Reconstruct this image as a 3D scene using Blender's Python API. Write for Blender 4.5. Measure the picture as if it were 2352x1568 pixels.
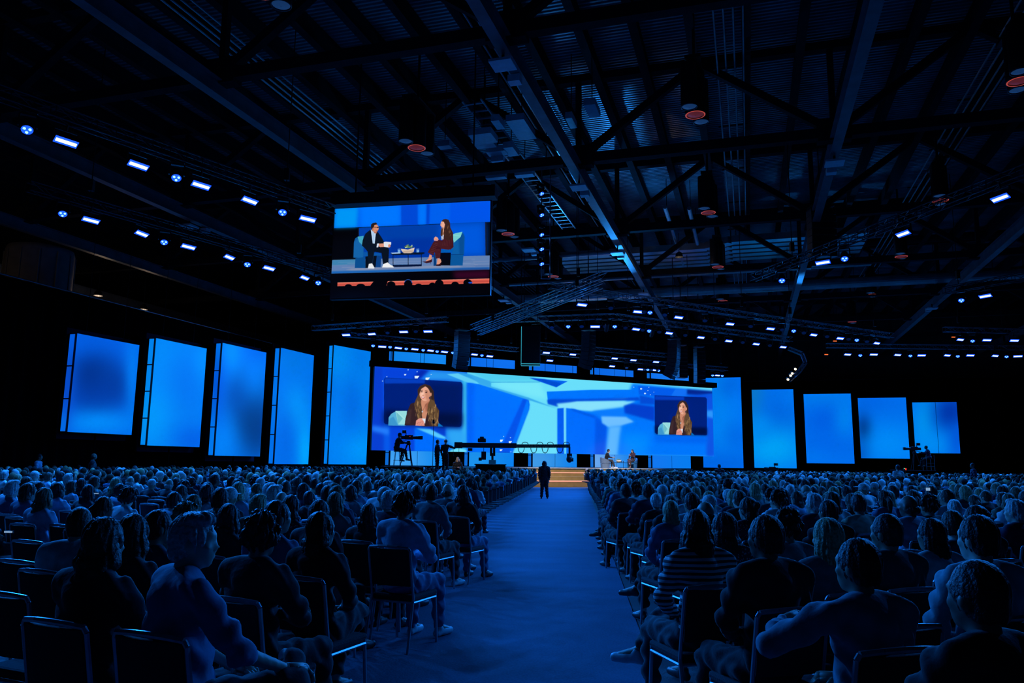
import bpy, bmesh, math, random
import numpy as np
from mathutils import Vector, Matrix, Quaternion, Euler

# ------------------------------------------------------------------ clearing
for o in list(bpy.data.objects):
    bpy.data.objects.remove(o)
scene = bpy.context.scene
col = scene.collection
rnd = random.Random(7)

# ------------------------------------------------------------------ camera
F, TH, RO, EYE = 1770.0, math.radians(8.96), math.radians(0.70), 1.65
_f = np.array([0, math.cos(TH), math.sin(TH)])
_r0 = np.array([1.0, 0, 0]); _u0 = np.array([0, -math.sin(TH), math.cos(TH)])
_r = _r0 * math.cos(RO) + _u0 * math.sin(RO)
_u = -_r0 * math.sin(RO) + _u0 * math.cos(RO)
CAM = np.array([0, 0, EYE])
cam = bpy.data.cameras.new('camera'); cam.sensor_width = 36.0
cam.lens = 36.0 * F / 2352.0; cam.clip_end = 400
cam_o = bpy.data.objects.new('camera', cam); col.objects.link(cam_o)
cam_o.matrix_world = Matrix([[_r[0], _u[0], -_f[0], 0], [_r[1], _u[1], -_f[1], 0], [_r[2], _u[2], -_f[2], EYE], [0, 0, 0, 1]])
scene.camera = cam_o

def proj(P):
    d = np.asarray(P, float) - CAM; z = d @ _f
    return 1176 + F * (d @ _r) / z, 784 - F * (d @ _u) / z
def ray(x, y): return _f + _r * (x - 1176) / F - _u * (y - 784) / F
def at_z(x, y, z):
    d = ray(x, y); return CAM + d * (z - EYE) / d[2]
def at_Y(x, y, Y):
    d = ray(x, y); return CAM + d * Y / d[1]
def azv(az):
    a = math.radians(az); return np.array([math.sin(a), math.cos(a), 0.0])
def hit(x, y, p, az):
    n = azv(az + 90); d = ray(x, y); P0 = np.array([p[0], p[1], 0.0])
    return CAM + d * ((P0 - CAM) @ n) / (d @ n)

# ------------------------------------------------------------------ world, view
w = bpy.data.worlds.new('hall_air'); scene.world = w; w.use_nodes = True
w.node_tree.nodes['Background'].inputs[0].default_value = (0.35, 0.4, 0.6, 1)
w.node_tree.nodes['Background'].inputs[1].default_value = 0.008
scene.view_settings.view_transform = 'Standard'; scene.view_settings.look = 'None'
scene.view_settings.exposure = 0.0; scene.view_settings.gamma = 1.0
scene.view_settings.use_curve_mapping = False
scene.cycles.max_bounces = 3; scene.cycles.diffuse_bounces = 2; scene.cycles.glossy_bounces = 2
scene.cycles.transmission_bounces = 3; scene.cycles.sample_clamp_indirect = 3.0
scene.cycles.use_denoising = True
scene.cycles.use_adaptive_sampling = True; scene.cycles.adaptive_threshold = 0.05
WASH = 12.0         # strength of the blue wash from the flown fixtures

# building axes: A runs down the hall, B to the right
BAZ = 17.0
AX, BX = azv(BAZ), azv(BAZ + 90)
def ab(a, b, z=0.0): return AX * a + BX * b + np.array([0, 0, z])
ZV = np.array([0, 0, 1.0])

# ------------------------------------------------------------------ lamps
def lamp(name, kind, loc, aim, power, color, size=0.3, angle=1.6, blend=0.6):
    l = bpy.data.lights.new(name, kind); l.energy = power; l.color = color
    if kind == 'SPOT':
        l.spot_size = angle; l.spot_blend = blend; l.shadow_soft_size = size
    elif kind == 'POINT': l.shadow_soft_size = size
    o = bpy.data.objects.new(name, l); col.objects.link(o); o.location = loc
    if aim is not None:
        o.rotation_euler = (Vector(aim) - Vector(loc)).to_track_quat('-Z', 'Y').to_euler()
    return o

# ------------------------------------------------------------------ tags and builders
def tag(o, label=None, cat=None, group=None, kind=None):
    if label: o['label'] = label
    if cat: o['category'] = cat
    if group: o['group'] = group
    if kind: o['kind'] = kind
    return o
def thing(name, label, cat, loc=(0, 0, 0), rz=0.0, group=None):
    o = bpy.data.objects.new(name, None); col.objects.link(o)
    o.location = loc; o.rotation_euler = (0, 0, rz); o.empty_display_size = 0.2
    return tag(o, label, cat, group)
def link_mesh(name, me, mat, parent=None, loc=None):
    o = bpy.data.objects.new(name, me); col.objects.link(o)
    if mat is not None and not len(me.materials): me.materials.append(mat)
    if parent is not None: o.parent = parent
    if loc is not None: o.location = loc
    return o
def copy_tree(o, parent=None, loc=None, rz=None):
    c = o.copy(); col.objects.link(c)
    if parent is not None: c.parent = parent
    if loc is not None: c.location = loc
    if rz is not None: c.rotation_euler = (0, 0, rz)
    for ch in list(o.children): copy_tree(ch, c)
    return c

_ico = {}
def ico(sub):
    if sub not in _ico:
        bm = bmesh.new(); bmesh.ops.create_icosphere(bm, subdivisions=sub, radius=1.0)
        _ico[sub] = (np.array([v.co[:] for v in bm.verts]), [[v.index for v in f.verts] for f in bm.faces]); bm.free()
    return _ico[sub]

class MB:
    def __init__(s): s.v = []; s.f = []; s.n = 0
    def add(s, vs, fs):
        s.v.append(np.asarray(vs, float).reshape(-1, 3)); s.f += [[i + s.n for i in f] for f in fs]; s.n += len(s.v[-1]); return s
    def box(s, c, size, ax=None, ay=None, az=None):
        ax = np.array([1., 0, 0]) if ax is None else np.asarray(ax, float)
        ay = np.array([0., 1, 0]) if ay is None else np.asarray(ay, float)
        az = np.cross(ax, ay) if az is None else np.asarray(az, float)
        c = np.asarray(c, float); h = np.asarray(size, float) / 2
        vs = [c + ax * h[0] * i + ay * h[1] * j + az * h[2] * k for k in (-1, 1) for j in (-1, 1) for i in (-1, 1)]
        return s.add(vs, [(0, 2, 3, 1), (4, 5, 7, 6), (0, 1, 5, 4), (2, 6, 7, 3), (0, 4, 6, 2), (1, 3, 7, 5)])
    def bar(s, p, q, wd, ht, up=ZV):
        p, q = np.asarray(p, float), np.asarray(q, float); d = q - p; L = np.linalg.norm(d); d = d / L
        sx = np.cross(d, up)
        if np.linalg.norm(sx) < 1e-4: sx = np.cross(d, np.array([0, 1., 0]))
        sx /= np.linalg.norm(sx); sz = np.cross(sx, d)
        return s.box((p + q) / 2, (wd, L, ht), sx, d, sz)
    def tube(s, p, q, r1, r2=None, n=8, cap=True):
        r2 = r1 if r2 is None else r2
        p, q = np.asarray(p, float), np.asarray(q, float); d = q - p; d = d / np.linalg.norm(d)
        a = np.cross(d, ZV if abs(d[2]) < 0.95 else np.array([1., 0, 0])); a /= np.linalg.norm(a); b = np.cross(d, a)
        t = np.arange(n) * 2 * math.pi / n
        ring = np.outer(np.cos(t), a) + np.outer(np.sin(t), b)
        vs = np.vstack([p + ring * r1, q + ring * r2])
        fs = [(i, (i + 1) % n, n + (i + 1) % n, n + i) for i in range(n)]
        if cap: fs += [tuple(range(n - 1, -1, -1)), tuple(range(n, 2 * n))]
        return s.add(vs, fs)
    def path(s, pts, r, n=6):
        for a, b in zip(pts[:-1], pts[1:]): s.tube(a, b, r, n=n)
        return s
    def ell(s, c, rad, rot=None, sub=2):
        V, Fc = ico(sub); V = V * np.asarray(rad, float)
        if rot is not None: V = V @ np.array(Euler(rot).to_matrix()).T
        return s.add(V + np.asarray(c, float), Fc)
    def cap(s, p, q, r1, r2, n=12):
        s.tube(p, q, r1, r2, n=n); s.ell(p, (r1,) * 3, sub=2); s.ell(q, (r2,) * 3, sub=2); return s
    def lathe(s, c, prof, n=20):
        c = np.asarray(c, float); vs = []; t = np.arange(n) * 2 * math.pi / n
        for r, z in prof:
            for a in t: vs.append(c + np.array([r * math.cos(a), r * math.sin(a), z]))
        fs = [(k * n + i, k * n + (i + 1) % n, (k + 1) * n + (i + 1) % n, (k + 1) * n + i) for k in range(len(prof) - 1) for i in range(n)]
        return s.add(vs, fs)
    def mesh(s, name, smooth=False, origin=None):
        V = np.vstack(s.v)
        if origin is not None: V = V - np.asarray(origin, float)
        me = bpy.data.meshes.new(name); me.from_pydata(V.tolist(), [], s.f); me.update()
        if smooth: me.polygons.foreach_set('use_smooth', [True] * len(me.polygons))
        return me
    def build(s, name, mat, parent=None, smooth=False, origin='parent', bevel=0.0):
        if origin == 'parent': origin = np.array(parent.location) if parent is not None and parent.get('_w') else None
        o = link_mesh(name, s.mesh(name, smooth, origin), mat, parent)
        if bevel:
            b = o.modifiers.new('bevel', 'BEVEL'); b.width = bevel; b.segments = 2; b.limit_method = 'ANGLE'
        return o
def wthing(name, label, cat, loc, group=None):
    """a thing whose parts are built in world coordinates and shifted to its base"""
    o = thing(name, label, cat, tuple(map(float, loc)), 0, group); o['_w'] = 1
    return o

# ------------------------------------------------------------------ materials
def _mat(name):
    m = bpy.data.materials.new(name); m.use_nodes = True
    return m, m.node_tree, m.node_tree.nodes['Principled BSDF']
def mat(name, colr, rough=0.6, metal=0.0, noise=0.0, scale=20.0, bump=0.0, spec=0.5, objcol=False, sheen=0.0):
    m, nt, b = _mat(name)
    b.inputs['Roughness'].default_value = rough; b.inputs['Metallic'].default_value = metal
    b.inputs['Specular IOR Level'].default_value = spec
    if sheen: b.inputs['Sheen Weight'].default_value = sheen
    base = None
    if objcol:
        oi = nt.nodes.new('ShaderNodeObjectInfo'); base = oi.outputs['Color']
    if noise or bump:
        tc = nt.nodes.new('ShaderNodeTexCoord'); nz = nt.nodes.new('ShaderNodeTexNoise')
        nz.inputs['Scale'].default_value = scale; nz.inputs['Detail'].default_value = 4
        nt.links.new(tc.outputs['Object'], nz.inputs['Vector'])
        if noise:
            mr = nt.nodes.new('ShaderNodeMapRange'); mr.inputs[1].default_value = 0.3; mr.inputs[2].default_value = 0.7
            mr.inputs[3].default_value = 1 - noise; mr.inputs[4].default_value = 1 + noise
            nt.links.new(nz.outputs['Fac'], mr.inputs[0])
            vm = nt.nodes.new('ShaderNodeVectorMath'); vm.operation = 'SCALE'
            vm.inputs[0].default_value = colr[:3]
            if base is not None: nt.links.new(base, vm.inputs[0])
            nt.links.new(mr.outputs[0], vm.inputs['Scale']); nt.links.new(vm.outputs[0], b.inputs['Base Color'])
        if bump:
            bp = nt.nodes.new('ShaderNodeBump'); bp.inputs['Strength'].default_value = bump; bp.inputs['Distance'].default_value = 0.02
            nt.links.new(nz.outputs['Fac'], bp.inputs['Height']); nt.links.new(bp.outputs[0], b.inputs['Normal'])
    if not noise:
        if base is not None: nt.links.new(base, b.inputs['Base Color'])
        else: b.inputs['Base Color'].default_value = (*colr[:3], 1)
    return m
def lin(c):
    c = np.asarray(c, float) / 255.0
    return np.where(c <= 0.04045, c / 12.92, ((c + 0.055) / 1.055) ** 2.4)
def emit(name, rgb, strength=1.0):
    m, nt, b = _mat(name); c = lin(rgb)
    b.inputs['Base Color'].default_value = (0.01, 0.01, 0.01, 1)
    b.inputs['Emission Color'].default_value = (*c, 1); b.inputs['Emission Strength'].default_value = strength
    return m
def screen_mat(name, strength=1.0):
    m, nt, b = _mat(name); b.inputs['Base Color'].default_value = (0.005, 0.005, 0.005, 1); b.inputs['Roughness'].default_value = 0.5
    at = nt.nodes.new('ShaderNodeAttribute'); at.attribute_name = 'picture'
    nt.links.new(at.outputs['Color'], b.inputs['Emission Color']); b.inputs['Emission Strength'].default_value = strength
    return m
M = dict(
    black=mat('matt_black_metal', (0.012, 0.012, 0.013), 0.45, 0.2, 0.2, 8),
    steel=mat('dark_painted_steel', (0.014, 0.016, 0.02), 0.85, 0.0, 0.25, 3, 0, 0.08),
    beam=mat('primed_steel_beam', (0.10, 0.125, 0.15), 0.5, 0.2, 0.25, 2),
    deck=mat('galvanised_roof_deck', (0.24, 0.27, 0.3), 0.4, 0.3, 0.35, 0.6),
    alu=mat('aluminium_truss', (0.3, 0.32, 0.35), 0.3, 0.9, 0.15, 5),
    blacktruss=mat('black_painted_truss', (0.03, 0.035, 0.04), 0.3, 0.6, 0.15, 5),
    chrome=mat('chrome_tube', (0.5, 0.52, 0.55), 0.22, 0.9, 0.1, 10),
    chairmetal=mat('chair_frame_metal', (0.42, 0.45, 0.5), 0.38, 0.7, 0.15, 15),
    fabric=mat('black_chair_fabric', (0.012, 0.013, 0.018), 0.85, 0, 0.3, 80, 0.2),
    drape=mat('black_drape', (0.0018, 0.0018, 0.0022), 0.95, 0, 0.2, 6, 0, 0.0),
    wall=mat('dark_wall_paint', (0.05, 0.045, 0.045), 0.9, 0, 0.3, 1.5),
    duct=mat('sheet_metal_duct', (0.5, 0.5, 0.48), 0.3, 0.7, 0.2, 1.5),
    pipe=mat('steel_pipe', (0.35, 0.37, 0.4), 0.35, 0.7, 0.2, 4),
    gold=mat('gold_stage_fascia', (0.5, 0.33, 0.13), 0.4, 0.2, 0.12, 2),
    stagefloor=mat('pale_stage_floor', (0.45, 0.42, 0.42), 0.5, 0, 0.12, 1.2),
    panelgrey=mat('pale_fixture_panel', (0.65, 0.7, 0.75), 0.5, 0, 0.1, 6),
    speaker=mat('speaker_grille', (0.05, 0.055, 0.06), 0.5, 0.3, 0.4, 60, 0.3),
    drum=mat('grey_column_paint', (0.22, 0.21, 0.22), 0.85, 0, 0.15, 2),
    navy=mat('navy_screen_edge', (0.005, 0.008, 0.02), 0.8, 0, 0.2, 3, 0, 0.1),
    cloth=mat('clothing_fabric', (1, 1, 1), 0.85, 0, 0.22, 14, 0.35, 0.25, True, 0.15),
    hair=mat('hair_strands', (1, 1, 1), 0.5, 0, 0.45, 60, 0.6, 0.3, True),
    skin=mat('skin', (1, 1, 1), 0.5, 0, 0.08, 12, 0.05, 0.4, True),
    shoe=mat('shoe_leather', (1, 1, 1), 0.45, 0, 0.1, 20, 0.1, 0.4, True),
    lens_dark=mat('dark_lens_glass', (0.12, 0.2, 0.35), 0.12, 0.3, 0.1, 20),
    lens_dim=emit('blue_lens_painted_reflection', (28, 66, 120), 0.55), rim_red=emit('lens_rim_painted_reflection', (215, 84, 66), 0.6),  # emission paints faint reflections on the downlight lenses and rims
    lens_red=emit('red_lens_painted_reflection', (120, 46, 56), 0.4),
    barlight=emit('bar_light_glow', (165, 200, 255), 4.0),
    barblue=emit('blue_lens_glow', (20, 70, 255), 2.2),
    dotlight=emit('moving_head_glow', (110, 190, 255), 4.0),
    warmdot=emit('warm_lamp_glow', (255, 225, 180), 3.0),
    colside=emit('column_side_glow', (14, 110, 222), 0.9),
    led=emit('pink_led_strip', (255, 165, 140), 1.3),
    led_cyan=emit('cyan_edge_glow', (60, 190, 220), 0.7),
    led_red=emit('red_tally_glow', (255, 60, 40), 1.2),
    led_orange=emit('orange_glow', (255, 110, 50), 1.3),
    led_green=emit('green_indicator_glow', (120, 255, 150), 1.2),
    screen=screen_mat('led_wall_pixels'),
    phone=emit('phone_screen_glow', (150, 190, 235), 0.7),
)
# carpet: blue-grey pile with soft wear
def carpet(name, c, rough=0.95):
    m, nt, b = _mat(name); tc = nt.nodes.new('ShaderNodeTexCoord')
    n1 = nt.nodes.new('ShaderNodeTexNoise'); n1.inputs['Scale'].default_value = 0.7; n1.inputs['Detail'].default_value = 5
    n2 = nt.nodes.new('ShaderNodeTexNoise'); n2.inputs['Scale'].default_value = 60; n2.inputs['Detail'].default_value = 3
    mp = nt.nodes.new('ShaderNodeMapping'); mp.inputs['Scale'].default_value = (0.6, 1.8, 1)
    nt.links.new(tc.outputs['Object'], mp.inputs[0]); nt.links.new(mp.outputs[0], n1.inputs[0]); nt.links.new(tc.outputs['Object'], n2.inputs[0])
    ad = nt.nodes.new('ShaderNodeMath'); ad.operation = 'ADD'; nt.links.new(n1.outputs['Fac'], ad.inputs[0]); nt.links.new(n2.outputs['Fac'], ad.inputs[1])
    mr = nt.nodes.new('ShaderNodeMapRange'); mr.inputs[1].default_value = 0.7; mr.inputs[2].default_value = 1.3; mr.inputs[3].default_value = 0.72; mr.inputs[4].default_value = 1.25
    nt.links.new(ad.outputs[0], mr.inputs[0])
    vm = nt.nodes.new('ShaderNodeVectorMath'); vm.operation = 'SCALE'; vm.inputs[0].default_value = c
    nt.links.new(mr.outputs[0], vm.inputs['Scale']); nt.links.new(vm.outputs[0], b.inputs['Base Color'])
    bp = nt.nodes.new('ShaderNodeBump'); bp.inputs['Strength'].default_value = 0.5; bp.inputs['Distance'].default_value = 0.01
    nt.links.new(n2.outputs['Fac'], bp.inputs['Height']); nt.links.new(bp.outputs[0], b.inputs['Normal'])
    b.inputs['Roughness'].default_value = rough
    return m
M['carpet'] = carpet('aisle_carpet', (0.06, 0.105, 0.18)); M['floor'] = carpet('hall_floor', (0.055, 0.06, 0.065), 0.7)
def striped(name, c1, c2, kind):
    m, nt, b = _mat(name); tc = nt.nodes.new('ShaderNodeTexCoord'); b.inputs['Roughness'].default_value = 0.85
    mx = nt.nodes.new('ShaderNodeMix'); mx.data_type = 'RGBA'; mx.inputs[6].default_value = (*c1, 1); mx.inputs[7].default_value = (*c2, 1)
    if kind == 'dots':
        t = nt.nodes.new('ShaderNodeTexVoronoi'); t.inputs['Scale'].default_value = 45; out = t.outputs['Distance']; th = 0.3
    else:
        t = nt.nodes.new('ShaderNodeTexWave'); t.bands_direction = 'Z'; t.inputs['Scale'].default_value = 9; t.inputs['Distortion'].default_value = 0.6; out = t.outputs['Fac']; th = 0.5
    nt.links.new(tc.outputs['Object'], t.inputs['Vector'])
    g = nt.nodes.new('ShaderNodeMath'); g.operation = 'GREATER_THAN'; g.inputs[1].default_value = th; nt.links.new(out, g.inputs[0])
    if kind == 'plaid':
        t2 = nt.nodes.new('ShaderNodeTexWave'); t2.bands_direction = 'X'; t2.inputs['Scale'].default_value = 9; nt.links.new(tc.outputs['Object'], t2.inputs['Vector'])
        g2 = nt.nodes.new('ShaderNodeMath'); g2.operation = 'MULTIPLY'; nt.links.new(g.outputs[0], g2.inputs[0]); nt.links.new(t2.outputs['Fac'], g2.inputs[1]); g = g2
    nt.links.new(g.outputs[0], mx.inputs[0]); nt.links.new(mx.outputs[2], b.inputs['Base Color'])
    return m
M['stripes'] = striped('striped_jersey', (0.02, 0.02, 0.03), (0.6, 0.62, 0.65), 'stripes')
M['plaid'] = striped('plaid_flannel', (0.03, 0.03, 0.04), (0.5, 0.5, 0.45), 'plaid')
M['dots'] = striped('dotted_blouse', (0.35, 0.36, 0.4), (0.03, 0.03, 0.05), 'dots')

# ------------------------------------------------------------------ picture painter (numpy) for the LED screens
def _blur(a, s):
    if s <= 0.3: return a
    k = int(s * 3) + 1; g = np.exp(-0.5 * (np.arange(-k, k + 1) / s) ** 2); g /= g.sum()
    ap = np.pad(a, k, mode='edge')
    ap = np.apply_along_axis(lambda r_: np.convolve(r_, g, 'valid'), 0, ap)
    return np.apply_along_axis(lambda r_: np.convolve(r_, g, 'valid'), 1, ap)
class Canvas:
    def __init__(s, x0, y0, x1, y1, sc, bg):
        s.x0, s.y0, s.sc = x0, y0, sc; s.w, s.h = int((x1 - x0) * sc), int((y1 - y0) * sc)
        s.a = np.zeros((s.h, s.w, 3)); s.a[:] = bg; s.T = lambda x, y: (x, y); s.k = 1.0
    def px(s, pts): return [((a - s.x0) * s.sc, (b - s.y0) * s.sc) for a, b in (s.T(*p) for p in pts)]
    def mask(s, pts, blur):
        P = s.px(pts); xs = [p[0] for p in P]; ys = [p[1] for p in P]; b = blur * s.sc * s.k; pad = int(b * 3) + 2
        X0, X1 = max(0, int(min(xs)) - pad), min(s.w, int(max(xs)) + pad + 2); Y0, Y1 = max(0, int(min(ys)) - pad), min(s.h, int(max(ys)) + pad + 2)
        if X1 <= X0 or Y1 <= Y0: return None
        ss = 3; gx = X0 + (np.arange((X1 - X0) * ss) + .5) / ss; gy = Y0 + (np.arange((Y1 - Y0) * ss) + .5) / ss
        m = np.zeros((len(gy), len(gx)), bool)
        for (xa, ya), (xb, yb) in zip(P, P[1:] + P[:1]):
            if ya == yb: continue
            r_ = (gy >= min(ya, yb)) & (gy < max(ya, yb))
            xi = xa + (gy[r_] - ya) * (xb - xa) / (yb - ya)
            m[r_] ^= gx[None, :] > xi[:, None]
        m = m.reshape(Y1 - Y0, ss, X1 - X0, ss).mean((1, 3))
        return X0, X1, Y0, Y1, _blur(m, b)
    def poly(s, pts, c, blur=0.0, al=1.0):
        r_ = s.mask(pts, blur)
        if r_ is None: return
        X0, X1, Y0, Y1, m = r_; m = m[..., None] * al
        s.a[Y0:Y1, X0:X1] = s.a[Y0:Y1, X0:X1] * (1 - m) + np.array(c, float) * m
    def ell(s, cx, cy, rx, ry, c, blur=0.0, rot=0.0, al=1.0):
        t = np.linspace(0, 2 * math.pi, 25)[:-1]; cr, sr = math.cos(rot), math.sin(rot)
        s.poly([(cx + rx * math.cos(q) * cr - ry * math.sin(q) * sr, cy + rx * math.cos(q) * sr + ry * math.sin(q) * cr) for q in t], c, blur, al)
    def line(s, p, q, wd, c, blur=0.0, al=1.0):
        d = np.array(q, float) - p; n = np.array([-d[1], d[0]]) / (np.linalg.norm(d) + 1e-6) * wd / 2; p = np.array(p, float); q = np.array(q, float)
        s.poly([tuple(p + n), tuple(q + n), tuple(q - n), tuple(p - n)], c, blur, al)
    def sample(s, x, y):
        u_ = np.clip((x - s.x0) * s.sc - .5, 0, s.w - 1.001); v_ = np.clip((y - s.y0) * s.sc - .5, 0, s.h - 1.001)
        i, j = u_.astype(int), v_.astype(int); fu, fv = (u_ - i)[..., None], (v_ - j)[..., None]; a = s.a
        return (a[j, i] * (1 - fu) + a[j, i + 1] * fu) * (1 - fv) + (a[j + 1, i] * (1 - fu) + a[j + 1, i + 1] * fu) * fv
def proj_arr(P):
    d = P - CAM; z = d @ _f
    return 1176 + F * (d @ _r) / z, 784 - F * (d @ _u) / z
def picture_mesh(name, p0, ds, dz, nu, nv, fn, parent=None, origin=None):
    """flat grid from p0 along ds and dz; fn(u, v, P) gives the 0-255 colours of the picture at each vertex"""
    U, V = np.meshgrid(np.linspace(0, 1, nu + 1), np.linspace(0, 1, nv + 1))
    P = np.asarray(p0) + U[..., None] * np.asarray(ds) + V[..., None] * np.asarray(dz)
    c = lin(fn(U, V, P)); n = (nu + 1) * (nv + 1)
    Q = P.reshape(-1, 3) - (np.asarray(origin) if origin is not None else 0)
    me = bpy.data.meshes.new(name); me.vertices.add(n); me.vertices.foreach_set('co', Q.astype(np.float32).ravel())
    k = (np.arange(nv)[:, None] * (nu + 1) + np.arange(nu)[None, :]).ravel()
    li = np.stack([k, k + 1, k + nu + 2, k + nu + 1], 1).ravel(); nf = nu * nv
    me.loops.add(nf * 4); me.loops.foreach_set('vertex_index', li.astype(np.int32))
    me.polygons.add(nf); me.polygons.foreach_set('loop_start', (np.arange(nf) * 4).astype(np.int32)); me.polygons.foreach_set('loop_total', np.full(nf, 4, np.int32))
    me.update(calc_edges=True)
    at = me.attributes.new('picture', 'FLOAT_COLOR', 'POINT')
    at.data.foreach_set('color', np.concatenate([c.reshape(-1, 3), np.ones((n, 1))], 1).astype(np.float32).ravel())
    return link_mesh(name, me, M['screen'], parent)

def paint_woman(cv):
    cv.poly([(245, 925), (248, 840), (275, 800), (320, 775), (440, 768), (430, 930)], (85, 175, 215))
    cv.poly([(245, 925), (262, 850), (300, 830), (350, 925)], (60, 150, 205), 3)
    cv.poly([(320, 768), (446, 768), (432, 918), (352, 915)], (150, 220, 222))
    cv.poly([(330, 775), (400, 850), (350, 912)], (110, 190, 200), 3); cv.line((330, 772), (420, 855), 5, (185, 238, 238), 2)
    cv.poly([(765, 880), (838, 937), (762, 937)], (10, 110, 190))
    cv.poly([(420, 925), (430, 850), (455, 760), (485, 690), (560, 668), (700, 680), (765, 720), (790, 790), (782, 935), (630, 937), (540, 925)], (52, 32, 33))
    cv.poly([(430, 905), (470, 760), (500, 740), (480, 910)], (75, 50, 48), 6, .7)
    for k in range(7): cv.line((440 + 14 * k, 915), (490 + 12 * k, 720), 2.5, (36, 20, 24), 1, .5)
    cv.poly([(560, 540), (590, 498), (640, 478), (695, 496), (732, 550), (740, 640), (752, 700), (795, 765), (790, 830), (770, 937), (690, 930), (640, 700), (570, 690)], (66, 44, 32))
    cv.poly([(598, 650), (690, 640), (694, 720), (662, 800), (645, 870), (612, 852), (598, 760)], (205, 138, 108))
    cv.poly([(640, 700), (690, 660), (690, 720), (650, 790)], (165, 100, 75), 5)
    cv.poly([(607, 850), (646, 852), (642, 905), (608, 895)], (222, 228, 240))
    cv.ell(637, 583, 57, 80, (233, 170, 143), 1, -.12); cv.ell(668, 600, 26, 62, (205, 138, 110), 8, -.1); cv.ell(612, 600, 18, 40, (248, 196, 172), 8)
    cv.poly([(575, 600), (560, 545), (600, 495), (645, 480), (640, 505), (600, 530)], (60, 40, 30), 2)
    cv.poly([(640, 480), (700, 500), (735, 560), (735, 640), (715, 650), (700, 560), (670, 515)], (52, 34, 28), 2)
    cv.line((590, 549), (618, 545), 5, (70, 45, 35), 1); cv.line((640, 550), (670, 556), 5, (70, 45, 35), 1)
    cv.ell(605, 562, 11, 5, (40, 25, 25), 1); cv.ell(654, 569, 12, 5, (40, 25, 25), 1)
    cv.line((624, 565), (614, 597), 5, (250, 205, 180), 2); cv.ell(621, 601, 12, 5, (195, 120, 100), 2)
    cv.poly([(596, 612), (622, 618), (643, 616), (628, 636), (606, 632)], (200, 95, 95), 1); cv.poly([(601, 616), (622, 621), (637, 619), (624, 628), (608, 626)], (240, 235, 235))
    cv.ell(704, 590, 8, 20, (220, 150, 120), 1); cv.ell(692, 628, 9, 12, (60, 45, 60), 1)
    # wavy hair falling in front of both shoulders
    cv.poly([(568, 590), (590, 640), (600, 700), (612, 780), (600, 850), (560, 862), (545, 780), (522, 700), (540, 650)], (92, 66, 42))
    cv.poly([(700, 640), (740, 660), (765, 730), (792, 770), (785, 850), (768, 935), (715, 930), (690, 860), (665, 770), (672, 700)], (98, 72, 44))
    r_ = random.Random(3)
    for k in range(26):
        x = r_.uniform(535, 600); y = r_.uniform(650, 830); cv.line((x, y), (x + r_.uniform(-14, 14), y + 34), 5, r_.choice([(165, 128, 78), (130, 98, 60), (58, 40, 28), (190, 150, 98)]), 1.5, .75)
    for k in range(40):
        x = r_.uniform(680, 780); y = r_.uniform(690, 890); cv.line((x, y), (x + r_.uniform(-16, 16), y + 40), 6, r_.choice([(165, 128, 78), (135, 100, 62), (58, 40, 28), (196, 155, 100)]), 1.5, .75)
    cv.ell(612, 775, 8, 11, (190, 195, 205), 1); cv.line((592, 690), (610, 770), 2, (60, 40, 40), .5); cv.line((655, 690), (615, 770), 2, (60, 40, 40), .5)
    cv.poly([(538, 928), (545, 872), (575, 850), (604, 846), (632, 888), (636, 930)], (226, 152, 135))
    for k in range(4): cv.line((552 + 18 * k, 885), (568 + 18 * k, 922), 3, (175, 95, 85), 1)
    cv.line((548, 905), (622, 880), 3, (180, 100, 90), 1)

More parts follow.
